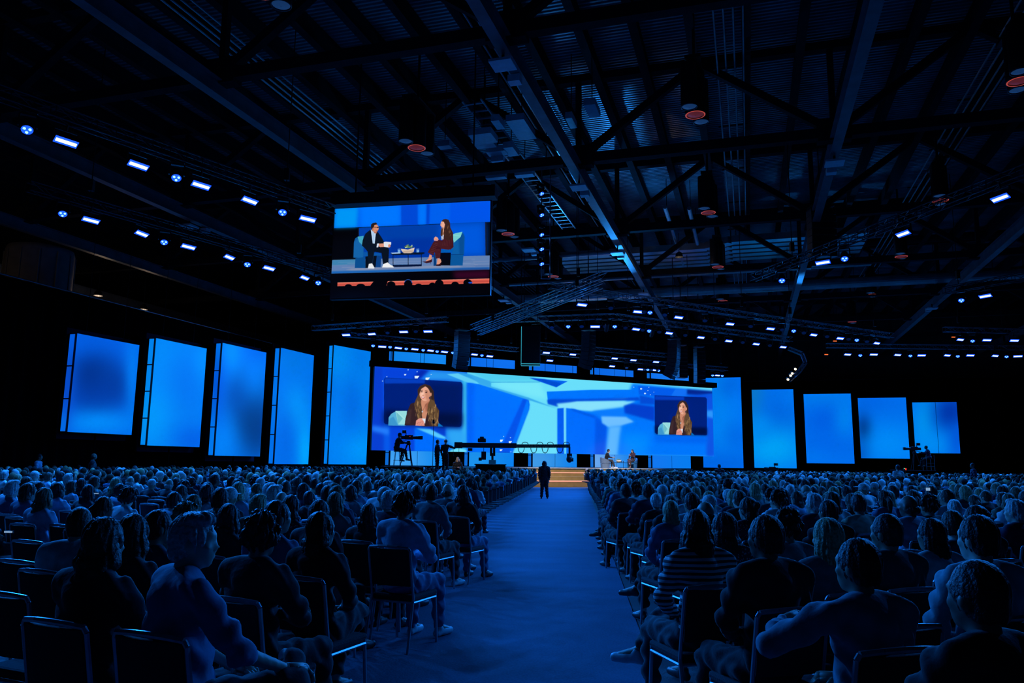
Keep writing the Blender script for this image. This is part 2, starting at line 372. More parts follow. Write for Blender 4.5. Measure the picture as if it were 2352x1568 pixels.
def paint_main():
    cv = Canvas(846, 836, 1648, 1052, 2.0, (105, 222, 250))
    c2 = lambda x, y: (840 + x / 4.704, 780 + y / 4.704)
    c3 = lambda x, y: (1240 + x / 4.704, 780 + y / 4.704)
    cv.k = 1.5 / 4.704
    cv.T = c2
    B = [
     ([(1095, 330), (1800, 380), (1880, 460), (1350, 465)], (80, 205, 240), 8), ([(1350, 460), (1880, 455), (1960, 640), (1500, 560)], (120, 232, 250), 14),
     ([(50, 280), (1095, 340), (1095, 1240), (50, 1225)], (5, 88, 232), 0),
     ([(50, 280), (195, 290), (195, 1220), (50, 1215)], (8, 62, 208), 10),
     ([(180, 290), (660, 320), (600, 420), (500, 440), (190, 420)], (6, 66, 218), 12), ([(590, 325), (700, 330), (560, 440), (500, 430)], (4, 40, 175), 8),
     ([(700, 330), (1095, 350), (1095, 470), (1040, 470), (880, 440), (600, 440)], (40, 150, 240), 14),
     ([(1045, 430), (1095, 400), (1095, 1230), (900, 1210), (1000, 1120), (1040, 960)], (60, 195, 245), 8),
     ([(860, 945), (1040, 945), (1095, 1000), (1095, 1225), (940, 1200), (860, 1080)], (45, 165, 245), 22),
     ([(64, 925), (255, 955), (255, 1030), (64, 985)], (35, 125, 252), 12),
     ([(262, 915), (530, 925), (525, 1215), (262, 1215)], (5, 68, 220), 8),
     ([(530, 955), (860, 1070), (800, 1215), (530, 1215)], (0, 108, 252), 5),
     ([(620, 925), (862, 930), (862, 1050), (760, 990)], (5, 62, 205), 7),
     ([(540, 955), (700, 965), (862, 1052), (860, 1072), (780, 1058)], (85, 200, 255), 4),
     ([(880, 1210), (1000, 1170), (1240, 1225), (900, 1225)], (110, 225, 250), 3),
     ([(1097, 462), (1230, 480), (1752, 640), (1772, 705), (1425, 1240), (1097, 1235)], (0, 114, 255), 2),
     ([(1097, 462), (1180, 480), (1180, 1235), (1097, 1235)], (0, 95, 245), 10),
     ([(1180, 520), (1700, 660), (1500, 1240), (1180, 1235)], (0, 112, 255), 30),
     ([(1700, 640), (1762, 640), (1765, 745), (1580, 1240), (1425, 1240)], (2, 80, 232), 5),
     ([(1745, 640), (1770, 700), (1760, 760), (1570, 1240), (1545, 1240)], (0, 118, 255), 4),
     ([(875, 372), (1000, 362), (1232, 458), (1100, 462)], (95, 205, 245), 2), ([(1000, 362), (1100, 366), (1355, 455), (1232, 462)], (45, 160, 232), 3),
     ([(1110, 366), (1355, 455), (1355, 505), (1760, 625), (2065, 745), (1790, 660), (1230, 480)], (55, 170, 236), 3),
     ([(1355, 455), (1885, 453), (1885, 459), (1355, 462)], (40, 150, 215), 1),
     ([(1770, 412), (2182, 448), (2060, 512)], (4, 100, 238), 1), ([(1770, 412), (1930, 425), (2120, 470), (2060, 512)], (0, 76, 215), 3)]
    for p, c, b in B: cv.poly(p, c, b)
    for p in ([(413, 370), (441, 370), (430, 386), (419, 386)], [(528, 390), (580, 390), (560, 418), (530, 418)], [(645, 410), (693, 407), (674, 435), (648, 434)],
              [(1452, 1080), (1487, 1078), (1470, 1102), (1454, 1102)], [(1545, 1095), (1582, 1095), (1565, 1118), (1548, 1118)], [(1448, 1183), (1480, 1183), (1465, 1202), (1450, 1202)]):
        cv.poly(p, (225, 245, 255))
    for x, y in ((228, 399), (555, 345), (707, 375), (183, 446), (458, 325), (1490, 1044), (1564, 1057), (1568, 1210), (1650, 1118)): cv.ell(x, y, 6, 5, (180, 220, 255))
    cv.T = c3
    B = [
     ([(1000, 470), (1900, 560), (1900, 1270), (720, 1250), (380, 760), (900, 740)], (0, 118, 252), 10),
     ([(75, 560), (560, 541), (1055, 540), (1068, 620), (480, 655), (90, 690)], (0, 116, 255), 2),
     ([(78, 650), (130, 640), (450, 640), (1065, 622), (1085, 655), (400, 668), (185, 722), (88, 695)], (2, 72, 212), 5),
     ([(180, 690), (400, 668), (1035, 664), (905, 722), (800, 745), (560, 772), (205, 738)], (135, 225, 252), 6),
     ([(188, 742), (262, 736), (262, 1260), (188, 1260)], (0, 90, 240), 3), ([(258, 736), (284, 736), (278, 1150), (262, 1150)], (115, 215, 250), 3),
     ([(284, 737), (380, 750), (600, 822), (722, 925), (722, 1265), (284, 1260)], (0, 108, 253), 3),
     ([(600, 822), (722, 925), (716, 1265), (590, 1260)], (0, 84, 232), 8), ([(330, 740), (600, 822), (600, 850), (360, 770)], (0, 82, 225), 6),
     ([(560, 775), (910, 730), (910, 830), (660, 830)], (10, 122, 252), 10),
     ([(662, 826), (930, 832), (1018, 886), (870, 930), (742, 945), (672, 900)], (110, 190, 255), 6),
     ([(745, 930), (880, 925), (838, 1260), (708, 1260)], (92, 182, 255), 11),
     ([(908, 712), (1000, 690), (1240, 722), (1240, 880), (918, 792)], (3, 62, 205), 7),
     ([(1078, 600), (1240, 632), (1240, 700), (1082, 692)], (3, 74, 214), 6),
     ([(1060, 498), (1470, 530), (1420, 604), (1240, 612), (1070, 590)], (3, 92, 236), 4), ([(1470, 528), (1590, 535), (1590, 606), (1420, 606)], (18, 112, 245), 3),
     ([(1590, 535), (1900, 560), (1900, 580), (1700, 600), (1590, 590)], (4, 36, 140), 6),
     ([(1560, 600), (1890, 590), (1890, 660), (1800, 700)], (6, 70, 215), 10),
     ([(1800, 600), (1890, 600), (1890, 1260), (1800, 1260)], (14, 84, 226), 10), ([(1800, 765), (1880, 760), (1880, 850), (1800, 830)], (45, 150, 252), 8),
     ([(1230, 1035), (1810, 1045), (1810, 1120), (1230, 1100)], (0, 98, 240), 16), ([(900, 1000), (1200, 1020), (1150, 1250), (900, 1240)], (0, 136, 255), 30)]
    for p, c, b in B: cv.poly(p, c, b)
    for x, y, s_ in ((1015, 512, 5), (1094, 530, 11), (1178, 513, 5), (1167, 548, 5), (1136, 580, 11), (1194, 594, 5), (1232, 566, 4)): cv.ell(x, y, s_, s_ * .8, (200, 232, 255))
    # insets
    cv.T = c2; cv.k = 1 / 4.704
    cv.poly([(210, 408), (1030, 455), (1046, 480), (1034, 925), (1018, 941), (215, 912), (197, 895), (198, 425)], (0, 30, 125))
    cv.poly([(205, 412), (640, 432), (640, 470), (205, 472)], (5, 62, 190), 5); cv.poly([(640, 470), (1040, 480), (1034, 935), (780, 930)], (0, 22, 100), 25)
    cv.poly([(200, 760), (1036, 800), (1030, 938), (197, 910)], (0, 10, 62), 28)
    paint_woman(cv)
    cv.k = 1 / 6.4
    cv.T = c3; cv.poly([(1240, 600), (1420, 606), (1790, 622), (1804, 640), (1806, 1022), (1796, 1032), (1258, 1018), (1242, 1002)], (0, 30, 125))
    cv.poly([(1240, 605), (1560, 615), (1560, 652), (1240, 650)], (5, 60, 190), 8); cv.poly([(1242, 930), (1804, 950), (1804, 1030), (1250, 1015)], (0, 10, 62), 18)
    cv.T = lambda x, y: c3(1275 + (x - 245) * .672, 655 + (y - 480) * .828)
    paint_woman(cv)
    return cv

def paint_imag():
    cv = Canvas(740, 440, 1150, 700, 3.0, (2, 2, 5))
    cv.T = lambda x, y: (740 + x / 4.704, 380 + y / 4.704); cv.k = 1 / 4.704
    P = cv.poly
    P([(140, 462), (1822, 380), (1815, 618), (127, 692)], (0, 96, 238))
    P([(140, 462), (400, 450), (380, 682), (127, 692)], (0, 150, 246), 20); P([(420, 440), (860, 425), (860, 660), (420, 680)], (0, 118, 255), 22)
    P([(870, 425), (1050, 415), (1050, 655), (870, 662)], (0, 72, 214), 6); P([(1060, 415), (1140, 412), (1135, 650), (1060, 652)], (0, 116, 250), 12)
    P([(1150, 410), (1180, 408), (1170, 650), (1142, 652)], (0, 62, 205), 8); P([(1400, 398), (1822, 380), (1815, 618), (1390, 640)], (0, 84, 235), 8)
    P([(392, 692), (1772, 622), (1766, 1000), (392, 1048)], (0, 62, 168)); P([(1300, 645), (1765, 622), (1760, 1000), (1300, 1010)], (0, 88, 222), 40)
    P([(730, 820), (1220, 800), (1220, 1010), (730, 1030)], (0, 50, 160), 18)
    P([(392, 692), (405, 692), (405, 1046), (392, 1046)], (14, 20, 40)); P([(1764, 622), (1778, 622), (1776, 1000), (1762, 1000)], (20, 26, 44))
    P([(105, 1058), (1808, 998), (1803, 1156), (95, 1210)], (96, 128, 178)); P([(105, 1058), (420, 1045), (380, 1100), (100, 1120)], (62, 130, 175), 6)
    r_ = random.Random(5)
    for k in range(40):
        x = r_.uniform(80, 1700); y = 1070 + r_.uniform(0, 125) - (x / 1800) * 45; cv.line((x, y), (x + r_.uniform(120, 380), y - r_.uniform(3, 12)), r_.uniform(3, 9), r_.choice([(130, 150, 190), (80, 105, 160), (150, 155, 185), (60, 120, 180)]), 3, .5)
    P([(300, 1150), (1500, 1110), (1500, 1150), (300, 1185)], (150, 150, 170), 14, .7)
    P([(95, 1185), (1803, 1128), (1803, 1158), (95, 1212)], (20, 95, 180), 7); P([(60, 1212), (1810, 1158), (1810, 1180), (60, 1235)], (3, 3, 8))
    P([(1420, 1178), (1803, 1163), (1803, 1250), (1440, 1262)], (52, 6, 34), 22)
    P([(163, 1314), (1801, 1259), (1801, 1308), (163, 1356)], (226, 100, 82)); P([(163, 1330), (1801, 1276), (1801, 1296), (163, 1345)], (190, 72, 62), 6)
    cv.line((163, 1313), (1801, 1258), 4, (255, 165, 140), 1)
    P([(575, 1280), (722, 1280), (700, 1350), (520, 1350)], (2, 2, 5))
    for x, y, rx, ry in ((285, 1352, 40, 24), (422, 1352, 50, 30), (628, 1330, 76, 40), (755, 1330, 46, 38), (940, 1322, 45, 52), (1052, 1345, 40, 28), (1200, 1340, 40, 36), (1272, 1318, 46, 48), (1440, 1330, 42, 38), (1572, 1306, 46, 42)): cv.ell(x, y, rx, ry, (2, 2, 6))
    t = np.linspace(math.pi * 1.1, math.pi * 1.95, 14)
    for a, b in zip(t[:-1], t[1:]): cv.line((940 + 42 * math.cos(a), 1318 + 46 * math.sin(a)), (940 + 42 * math.cos(b), 1318 + 46 * math.sin(b)), 7, (40, 90, 190), 1)
    cv.ell(1600, 1303, 22, 9, (30, 80, 200), 1); P([(150, 1352), (1810, 1312), (1812, 1330), (150, 1372)], (2, 2, 5))
    # left tub chair
    P([(342, 1028), (348, 850), (362, 808), (400, 785), (460, 780), (452, 1036)], (14, 84, 152)); P([(342, 1028), (450, 1036), (452, 890), (390, 800), (350, 860)], (20, 98, 168), 6)
    P([(388, 790), (456, 779), (440, 885), (405, 850)], (66, 165, 192)); P([(364, 1036), (472, 1020), (474, 1145), (356, 1145)], (10, 76, 142))
    P([(450, 965), (640, 978), (650, 1005), (455, 1015)], (10, 84, 165)); P([(596, 1005), (650, 1005), (642, 1136), (580, 1136)], (10, 62, 130)); P([(474, 1015), (600, 1005), (585, 1136), (474, 1145)], (6, 14, 28))
    # host
    P([(436, 890), (445, 830), (475, 755), (535, 706), (612, 735), (650, 790), (688, 862), (660, 905), (610, 880), (600, 910), (455, 908)], (10, 20, 34))
    P([(535, 706), (560, 730), (592, 748), (585, 800), (578, 868), (556, 866), (545, 780)], (186, 214, 242)); cv.line((562, 745), (568, 865), 3, (130, 165, 205), 1)
    P([(560, 725), (605, 735), (596, 755), (575, 750)], (178, 112, 88)); cv.ell(584, 692, 38, 46, (214, 142, 112), 1, .1); P([(600, 670), (622, 690), (616, 705), (600, 700)], (225, 155, 125))
    P([(537, 680), (538, 650), (560, 632), (595, 627), (610, 648), (575, 655), (566, 690), (552, 708), (544, 700)], (38, 28, 28)); cv.line((572, 680), (622, 683), 6, (25, 18, 20), 1); cv.ell(612, 684, 9, 8, (40, 30, 30), 1); cv.ell(562, 700, 9, 14, (200, 125, 98), 1)
    cv.line((592, 722), (612, 718), 4, (160, 80, 70), 1)
    P([(452, 903), (600, 895), (600, 940), (572, 970), (552, 1098), (505, 1098), (500, 960)], (9, 20, 36)); P([(590, 900), (722, 905), (735, 940), (726, 1092), (668, 1102), (652, 975), (570, 960)], (9, 18, 32))
    cv.line((572, 960), (552, 1095), 4, (25, 50, 85), 1)
    P([(502, 1150), (512, 1098), (548, 1092), (574, 1143), (568, 1150)], (232, 234, 238)); P([(657, 1140), (668, 1102), (716, 1080), (750, 1108), (786, 1128), (782, 1140)], (240, 240, 240)); cv.line((657, 1138), (784, 1138), 4, (180, 190, 205), 1)
    P([(604, 868), (624, 866), (616, 910), (598, 910)], (215, 225, 240)); P([(622, 868), (690, 866), (692, 905), (640, 908), (620, 900)], (220, 148, 120)); P([(676, 850), (700, 846), (758, 850), (758, 875), (730, 912), (680, 905)], (226, 228, 236)); cv.ell(738, 893, 13, 19, (215, 140, 112), 1)
    # low table, bowl, glasses
    for x in (778, 942, 1084): cv.line((x, 985), (x, 1115), 7, (8, 20, 44))
    P([(756, 972), (1118, 965), (1118, 980), (1090, 990), (780, 998), (756, 988)], (8, 22, 46)); P([(775, 1108), (1086, 1100), (1086, 1122), (800, 1132), (775, 1126)], (6, 20, 56))
    P([(752, 972), (858, 966), (860, 978), (770, 984)], (165, 200, 235)); P([(864, 926), (940, 935), (1013, 912), (1000, 962), (970, 975), (895, 974), (872, 950)], (224, 204, 186)); P([(880, 950), (1005, 940), (990, 970), (895, 974)], (190, 165, 148), 6)
    for k in range(26):
        a = r_.uniform(-2.9, -.2); L = r_.uniform(15, 48); x = 938 + r_.uniform(-30, 40); cv.line((x, 915), (x + L * 1.1 * math.cos(a), 915 + L * .9 * math.sin(a)), 9, r_.choice([(90, 135, 90), (150, 190, 140), (70, 105, 80), (190, 215, 175), (110, 95, 90)]), 1)
    for x in (844, 1047): P([(x - 15, 930), (x + 15, 928), (x + 15, 966), (x - 15, 968)], (40, 105, 190)); P([(x - 13, 948), (x + 13, 946), (x + 13, 965), (x - 13, 966)], (120, 175, 225)); cv.line((x - 15, 930), (x + 15, 928), 3, (170, 215, 250)); cv.line((x - 15, 946), (x + 15, 946), 3, (200, 230, 250))
    # right tub chair and guest
    P([(1415, 760), (1470, 745), (1525, 738), (1545, 785), (1536, 988), (1405, 985)], (12, 92, 165)); P([(1480, 760), (1530, 745), (1545, 790), (1536, 985), (1490, 985)], (8, 76, 146), 6); P([(1392, 992), (1532, 986), (1522, 1112), (1384, 1115)], (10, 84, 152)); cv.line((1400, 990), (1536, 987), 4, (5, 40, 90), 1)
    P([(1276, 938), (1420, 925), (1418, 965), (1280, 970)], (0, 88, 178)); P([(1282, 970), (1400, 968), (1390, 1112), (1284, 1112)], (4, 6, 18)); P([(1216, 985), (1240, 990), (1246, 1115), (1214, 1118)], (8, 60, 120)); P([(1418, 765), (1450, 748), (1524, 732), (1505, 790), (1432, 856)], (116, 204, 206)); cv.line((1430, 770), (1500, 780), 4, (150, 225, 225), 2)
    P([(1322, 735), (1400, 690), (1425, 745), (1428, 905), (1395, 935), (1300, 880), (1262, 845), (1268, 822), (1310, 830)], (66, 22, 32))
    P([(1218, 842), (1262, 834), (1350, 862), (1405, 915), (1380, 935), (1290, 925), (1250, 910), (1212, 1000), (1154, 965)], (70, 26, 34)); P([(1220, 880), (1298, 915), (1285, 1030), (1240, 1036), (1228, 960)], (62, 20, 30))
    for k in range(7): cv.line((1228 - k * 9, 860 + k * 18), (1262 - k * 7, 872 + k * 18), 3, (105, 55, 55), .5); cv.line((1232, 935 + k * 15), (1284, 932 + k * 15), 3, (100, 50, 52), .5)
    for k in range(6): cv.line((1330 + k * 16, 780), (1310 + k * 18, 890), 2.5, (95, 45, 48), .5)
    P([(1172, 988), (1198, 1000), (1192, 1045), (1140, 1070), (1130, 1062), (1160, 1035)], (222, 150, 125)); P([(1090, 1070), (1130, 1068), (1180, 1052), (1200, 1040), (1196, 1075), (1140, 1088)], (58, 22, 34)); cv.line((1182, 1065), (1178, 1098), 4, (58, 22, 34))
    P([(1258, 1030), (1290, 1040), (1298, 1070), (1275, 1108), (1245, 1110)], (220, 150, 125)); P([(1236, 1118), (1244, 1102), (1275, 1098), (1298, 1075), (1290, 1118)], (40, 14, 26))
    P([(1305, 690), (1345, 690), (1330, 760), (1318, 810), (1300, 800)], (212, 150, 124)); P([(1300, 778), (1325, 765), (1322, 818), (1302, 822)], (205, 218, 245))
    cv.ell(1322, 648, 28, 42, (236, 172, 148), 1); P([(1300, 640), (1290, 655), (1299, 662)], (240, 180, 155))
    P([(1305, 612), (1320, 592), (1350, 586), (1380, 596), (1394, 630), (1398, 690), (1420, 735), (1408, 800), (1385, 830), (1340, 820), (1325, 770), (1330, 700), (1340, 650), (1330, 620)], (58, 34, 30)); P([(1300, 690), (1318, 700), (1312, 790), (1292, 770)], (70, 42, 32))
    for k in range(34):
        x = r_.uniform(1300, 1400); y = r_.uniform(660, 800); cv.line((x, y), (x + r_.uniform(-8, 8), y + 24), 4, r_.choice([(120, 82, 55), (40, 22, 22), (150, 105, 70)]), 1, .7)
    cv.line((1296, 645), (1312, 642), 3, (60, 35, 30), .5); cv.line((1296, 668), (1308, 668), 4, (190, 85, 85), .5)
    P([(1220, 805), (1240, 785), (1262, 800), (1270, 820), (1258, 836), (1222, 832)], (232, 160, 140)); cv.line((1226, 812), (1262, 822), 3, (180, 100, 90), .5)
    return cv

def blobs(base, spots, shade=None):
    """soft colour field in the photo's own picture of the panel; spots (x, y, sx, sy, colour, weight)"""
    def fn(U, V, P):
        x, y = proj_arr(P); c = np.zeros(U.shape + (3,)) + np.array(base, float)
        for sx0, sy0, sx, sy, cc, wgt in spots:
            g = np.exp(-0.5 * (((x - sx0) / (sx * 1.2)) ** 2 + ((y - sy0) / (sy * 1.15)) ** 2))[..., None] * min(1.0, wgt * 1.12)
            c = c * (1 - g) + np.array(cc, float) * g
        return c
    return fn

# ================================================================== THE HALL
A0, A1, B0, B1 = -14.0, 82.0, -62.0, 46.0
ZB, ZD = 12.3, 16.8                     # beam underside, roof deck
def slab(name, mtl, a0, a1, b0, b1, z0, z1):
    m = MB(); m.box(ab((a0 + a1) / 2, (b0 + b1) / 2, (z0 + z1) / 2), (b1 - b0, a1 - a0, z1 - z0), BX, AX, ZV)
    return tag(m.build(name, mtl), kind='structure')
slab('floor', M['floor'], A0, A1, B0, B1, -0.2, 0.0)
slab('wall_left', M['wall'], A0, A1, B0 - .3, B0, 0, ZD + .4)
slab('wall_right', M['wall'], A0, A1, B1, B1 + .3, 0, ZD + .4)
slab('wall_far', M['wall'], A1, A1 + .3, B0, B1, 0, ZD + .4)
slab('wall_near', M['wall'], A0 - .3, A0, B0, B1, 0, ZD + .4)
# ribbed metal deck: real corrugations running across the hall
P_ = 0.2; n_ = int((A1 - A0) / P_); vs = []; fs = []
prof = []
for i in range(n_):
    a = A0 + i * P_
    prof += [(a, ZD), (a + P_ * .42, ZD), (a + P_ * .5, ZD + .09), (a + P_ * .92, ZD + .09)]
for a, z in prof: vs += [ab(a, B0, z), ab(a, B1, z)]
fs = [(2 * i, 2 * i + 1, 2 * i + 3, 2 * i + 2) for i in range(len(prof) - 1)]
ceil = MB().add(vs, fs).build('ceiling', M['deck']); tag(ceil, kind='structure')
jm = None
for j, b in enumerate(np.arange(B0 + 1.2, B1, 1.8)):
    m = MB(); m.box(ab((A0 + A1) / 2, b, ZD - .42), (.14, A1 - A0, .74), BX, AX, ZV); m.box(ab((A0 + A1) / 2, b, ZD - .80), (.3, A1 - A0, .04), BX, AX, ZV)
    m.build('joist', M['steel'], ceil)

# longitudinal beams and cross trusses on a 9 m grid
beams = [-50.8, -41.8, -32.8, -23.8, -14.8, -5.8, 3.2, 12.2, 21.2, 30.2, 39.2]
bn = ['seventh', 'sixth', 'fifth', 'fourth', 'third', 'second', 'first', 'first', 'second', 'third', 'fourth']
for i, b in enumerate(beams):
    side = 'left' if b < 0 else 'right'
    nm = {-5.8: 'long blue-lit steel roof beam running over the aisle towards the stage', 3.2: 'long steel roof beam just right of the stage centre', -14.8: 'long steel roof beam passing behind the hanging picture screen'}.get(b, 'long dark steel roof beam, %s one %s of the middle' % (bn[i], side))
    r_ = wthing('roof_beam', nm, 'beam', ab(A0, b, ZB), 'longitudinal roof beams')
    m = MB(); m.box(ab((A0 + A1) / 2, b, ZB + .02), (.32, A1 - A0, .03), BX, AX, ZV); m.build('bottom_flange', M['beam'], r_)
    m = MB(); m.box(ab((A0 + A1) / 2, b, ZB + .27), (.03, A1 - A0, .5), BX, AX, ZV); m.build('web_plate', M['beam'], r_)
    m = MB(); m.box(ab((A0 + A1) / 2, b, ZB + .53), (.32, A1 - A0, .03), BX, AX, ZV); m.build('top_flange', M['beam'], r_)
trus = [9.05, 18.2, 27.35, 36.5, 45.65, 54.8, 63.95, 73.1]
ordn = ['nearest', 'second', 'third', 'fourth', 'fifth', 'sixth', 'seventh', 'farthest']
for k, a in enumerate(trus):
    r_ = wthing('roof_truss', 'deep dark steel cross truss under the roof, %s from the camera' % ordn[k], 'roof truss', ab(a, B0, ZB), 'cross trusses of the roof')
    for nm, z, h in (('bottom_chord', ZB + .75, .36), ('top_chord', ZB + 4.0, .3)):
        m = MB(); m.box(ab(a, (B0 + B1) / 2, z), (B1 - B0, .34, h), BX, AX, ZV); m.build(nm, M['steel'], r_)
    for j in range(len(beams) - 1):
        b = beams[j]
        if b < -40: continue
        for p, q, wd in ((ab(a, b, ZB + .8), ab(a, b + 4.5, ZB + 4), .26), (ab(a, b + 4.5, ZB + 4), ab(a, b + 9, ZB + .8), .26), (ab(a, b, ZB + .8), ab(a, b, ZB + 4), .2)):
            m = MB(); m.bar(p, q, wd, wd, AX); m.build('web_member', M['steel'], r_)
        m = MB(); m.box(ab(a, b, ZB + .85), (1.1, .4, .8), BX, AX, ZV); m.build('gusset_plate', M['steel'], r_)
# black drapes around the audience and behind the side screens
def drape(name, pa, pb, z1, az):
    pa, pb = np.array(pa), np.array(pb); L = np.linalg.norm(pb - pa); d = (pb - pa) / L; nrm = np.cross(d, ZV); n = int(L / .22)
    t = np.linspace(0, 1, n); off = .09 * np.sin(np.arange(n) * 1.9) + .03 * np.sin(np.arange(n) * .7)
    vs = []
    for i in range(n):
        p = pa + d * L * t[i] + nrm * off[i]; vs += [p + ZV * .01, p + ZV * z1]
    m = MB().add(vs, [(2 * i, 2 * i + 2, 2 * i + 3, 2 * i + 1) for i in range(n - 1)])
    return m.build(name, M['drape'], smooth=True)
dl = wthing('curtain', 'tall black drape closing off the left side behind the five tall blue screens', 'curtain', ab(-6, -31, 0))
o = drape('cloth', ab(-6, -31), ab(74, -31), 9.5, 0); o.data.transform(Matrix.Translation(-Vector(dl.location))); o.parent = dl
m = MB(); m.tube(ab(-6, -31, 9.55), ab(74, -31, 9.55), .035); m.build('rail', M['alu'], dl)
dr = wthing('curtain', 'tall black drape behind the right-hand blue screens', 'curtain', ab(76, -31, 0))
o = drape('cloth', ab(76, -31), ab(76, 45), 9.5, 0); o.data.transform(Matrix.Translation(-Vector(dr.location))); o.parent = dr
m = MB(); m.tube(ab(76, -31, 9.55), ab(76, 45, 9.55), .035); m.build('rail', M['black'], dr)

# aisle carpet
e1, e2 = at_z(1408, 1282, 0), at_z(1512, 1568, 0); dd = (e1 - e2) / (e1 - e2)[1]
def edge(Y): return e2 + dd * (Y - e2[1])
m = MB(); vs = []
for Y in (1.0, 54.0):
    R = edge(Y); Lx = -2.6 if Y < 5 else R[0] - 4.4
    vs += [np.array([Lx, Y, .012]), np.array([R[0], Y, .012]), np.array([Lx, Y, .0]), np.array([R[0], Y, .0])]
m.add(vs, [(0, 1, 5, 4), (1, 3, 7, 5), (0, 4, 6, 2), (0, 2, 3, 1), (4, 5, 7, 6)])
tag(m.build('carpet_runner', M['carpet']), 'wide blue-lit carpet runner in the aisle leading to the stage', 'carpet')

# ------------------------------------------------------------------ ducts and pipes under the roof
def duct_round(name, label, px0, px1, z, rr, mtl, cat='duct'):
    a = (np.array(at_z(*px0, z)) @ AX + np.array(at_z(*px1, z)) @ AX) / 2
    p = ab(a, at_z(*px0, z) @ BX, z); q = ab(a, at_z(*px1, z) @ BX, z)
    t = wthing(name, label, cat, p); m = MB(); L = np.linalg.norm(q - p); n = max(2, int(L / 3)); 
    m.tube(p, q, rr, n=16); m.build('duct_body', mtl, t, smooth=False)
    for i in range(n):
        c = p + (q - p) * (i + .5) / n; m = MB(); m.tube(c - BX * .04, c + BX * .04, rr * 1.07, n=16); m.build('joint_band', mtl, t)
    for i in range(n):
        c = p + (q - p) * (i + .5) / n
        m = MB(); m.tube(c + ZV * rr, np.array([c[0], c[1], ZD]), .02, n=5); m.build('hanger_rod', M['steel'], t)
    return t
duct_round('air_duct', 'long silvery round air duct crossing the hall behind the front lighting truss', (1190, 689), (2351, 628), 13.6, .34, M['duct'])
duct_round('air_duct', 'thin pale pipe duct crossing above the delay screen height right of it', (1000, 610), (1420, 575), 14.4, .14, M['duct'])
duct_round('air_duct', 'thin silvery duct crossing the roof just under the flat duct bank', (1150, 655), (2000, 606), 14.6, .13, M['duct'])
duct_round('air_duct', 'dark round duct crossing high over the far right of the hall', (1750, 585), (2340, 520), 16.2, .25, M['steel'])
# bank of flat ducts with a jog
ba = at_z(1540, 572, 15.0) @ AX; b_l = at_z(1290, 600, 15.0) @ BX; b_r = at_z(1622, 560, 15.0) @ BX
t = wthing('duct_bank', 'bank of flat pale metal ducts with a stepped bend under the roof', 'duct', ab(ba, b_l, 15.0))
for k in range(5):
    aa = ba + k * .95; z = 15.0
    pts = [ab(aa, b_l, z), ab(aa, b_r, z), ab(aa - 1.4, b_r + 1.5, z - .1), ab(aa - 1.4, b_r + 9, z - .1)]
    m = MB()
    for p, q in zip(pts[:-1], pts[1:]): m.bar(p, q, .62, .4)
    m.build('flat_duct', M['duct'], t)
# pipe bundles running down the hall
for pb, lab in ((-.6, 'four parallel steel pipes running down the hall right of the middle beam'), (-8.2, 'four parallel steel pipes just left of the middle beam'), (-17.0, 'four parallel steel pipes above the hanging picture screen'), (8.4, 'four parallel steel pipes high on the right side of the roof')):
    t = wthing('pipe_bundle', lab, 'pipe', ab(12, pb, 15.6))
    for k in range(4):
        m = MB(); m.tube(ab(10, pb + k * .3, 15.75), ab(62, pb + k * .3, 15.75), .035, n=6); m.build('pipe', M['pipe'], t)
    for a in np.arange(12, 62, 5):
        m = MB(); m.box(ab(a, pb + .45, 15.82), (1.2, .06, .05), BX, AX, ZV); m.build('pipe_support', M['steel'], t)
# sloping strut pipes near the flat ducts
for p, q, lab in (((1527, 475), (1570, 640), 'bright blue-lit pipe running down the hall under the roof'), ((1583, 478), (1598, 560), 'short steel pipe right of the bright blue-lit one'), ((480, 215), (500, 240), '')):
    if not lab: continue
    t = wthing('roof_pipe', lab, 'pipe', at_z(*p, 14.9)); m = MB(); P = at_z(*p, 14.9); a0, b0 = P @ AX, P @ BX; a1 = at_z(*q, 14.9) @ AX
    m.tube(ab(a0, b0, 14.9), ab(a1, b0, 14.9), .11, n=10); m.build('pipe_run', M['pipe'], t)
    m = MB(); m.tube(ab(a0 + 1, b0, 15), ab(a0 + 1, b0, ZD), .02, n=5); m.tube(ab(a1 - 1, b0, 15), ab(a1 - 1, b0, ZD), .02, n=5); m.build('hanger_rod', M['steel'], t)

# square pale panels hanging under the beams at the truss lines
for (x, y, lab) in ((1155, 148, 'over the aisle, nearest the camera'), (1330, 430, 'under the middle beam, second from the camera'), (1418, 582, 'under the middle beam, third from the camera'), (1478, 675, 'under the middle beam, farthest'),
                    (1917, 374, 'under the beam right of the stage'), (434, 520, 'under the left beam above the blue bar lights'), (1215, 574, 'right of the hanging picture screen'), (1157, 690, 'low right of the hanging picture screen'), (2141, 708, 'far right beside the sloping beam')):
    P = at_z(x, y, 12.05); t = wthing('beam_panel', 'square pale panel ' + lab, 'ceiling panel', P, 'square panels under the roof beams')
    m = MB(); m.box(P, (.62, .62, .08), BX, AX, ZV); m.build('panel_plate', M['panelgrey'], t, bevel=.01)
    m = MB(); m.tube(P + ZV * .04, P + ZV * .3, .04, n=8); m.build('mounting_stem', M['steel'], t)
    Q = P - AX * 0 + AX * 1.1; m = MB(); m.box(Q + ZV * .12, (.34, .3, .2), BX, AX, ZV); m.build('junction_box', M['panelgrey'], t)

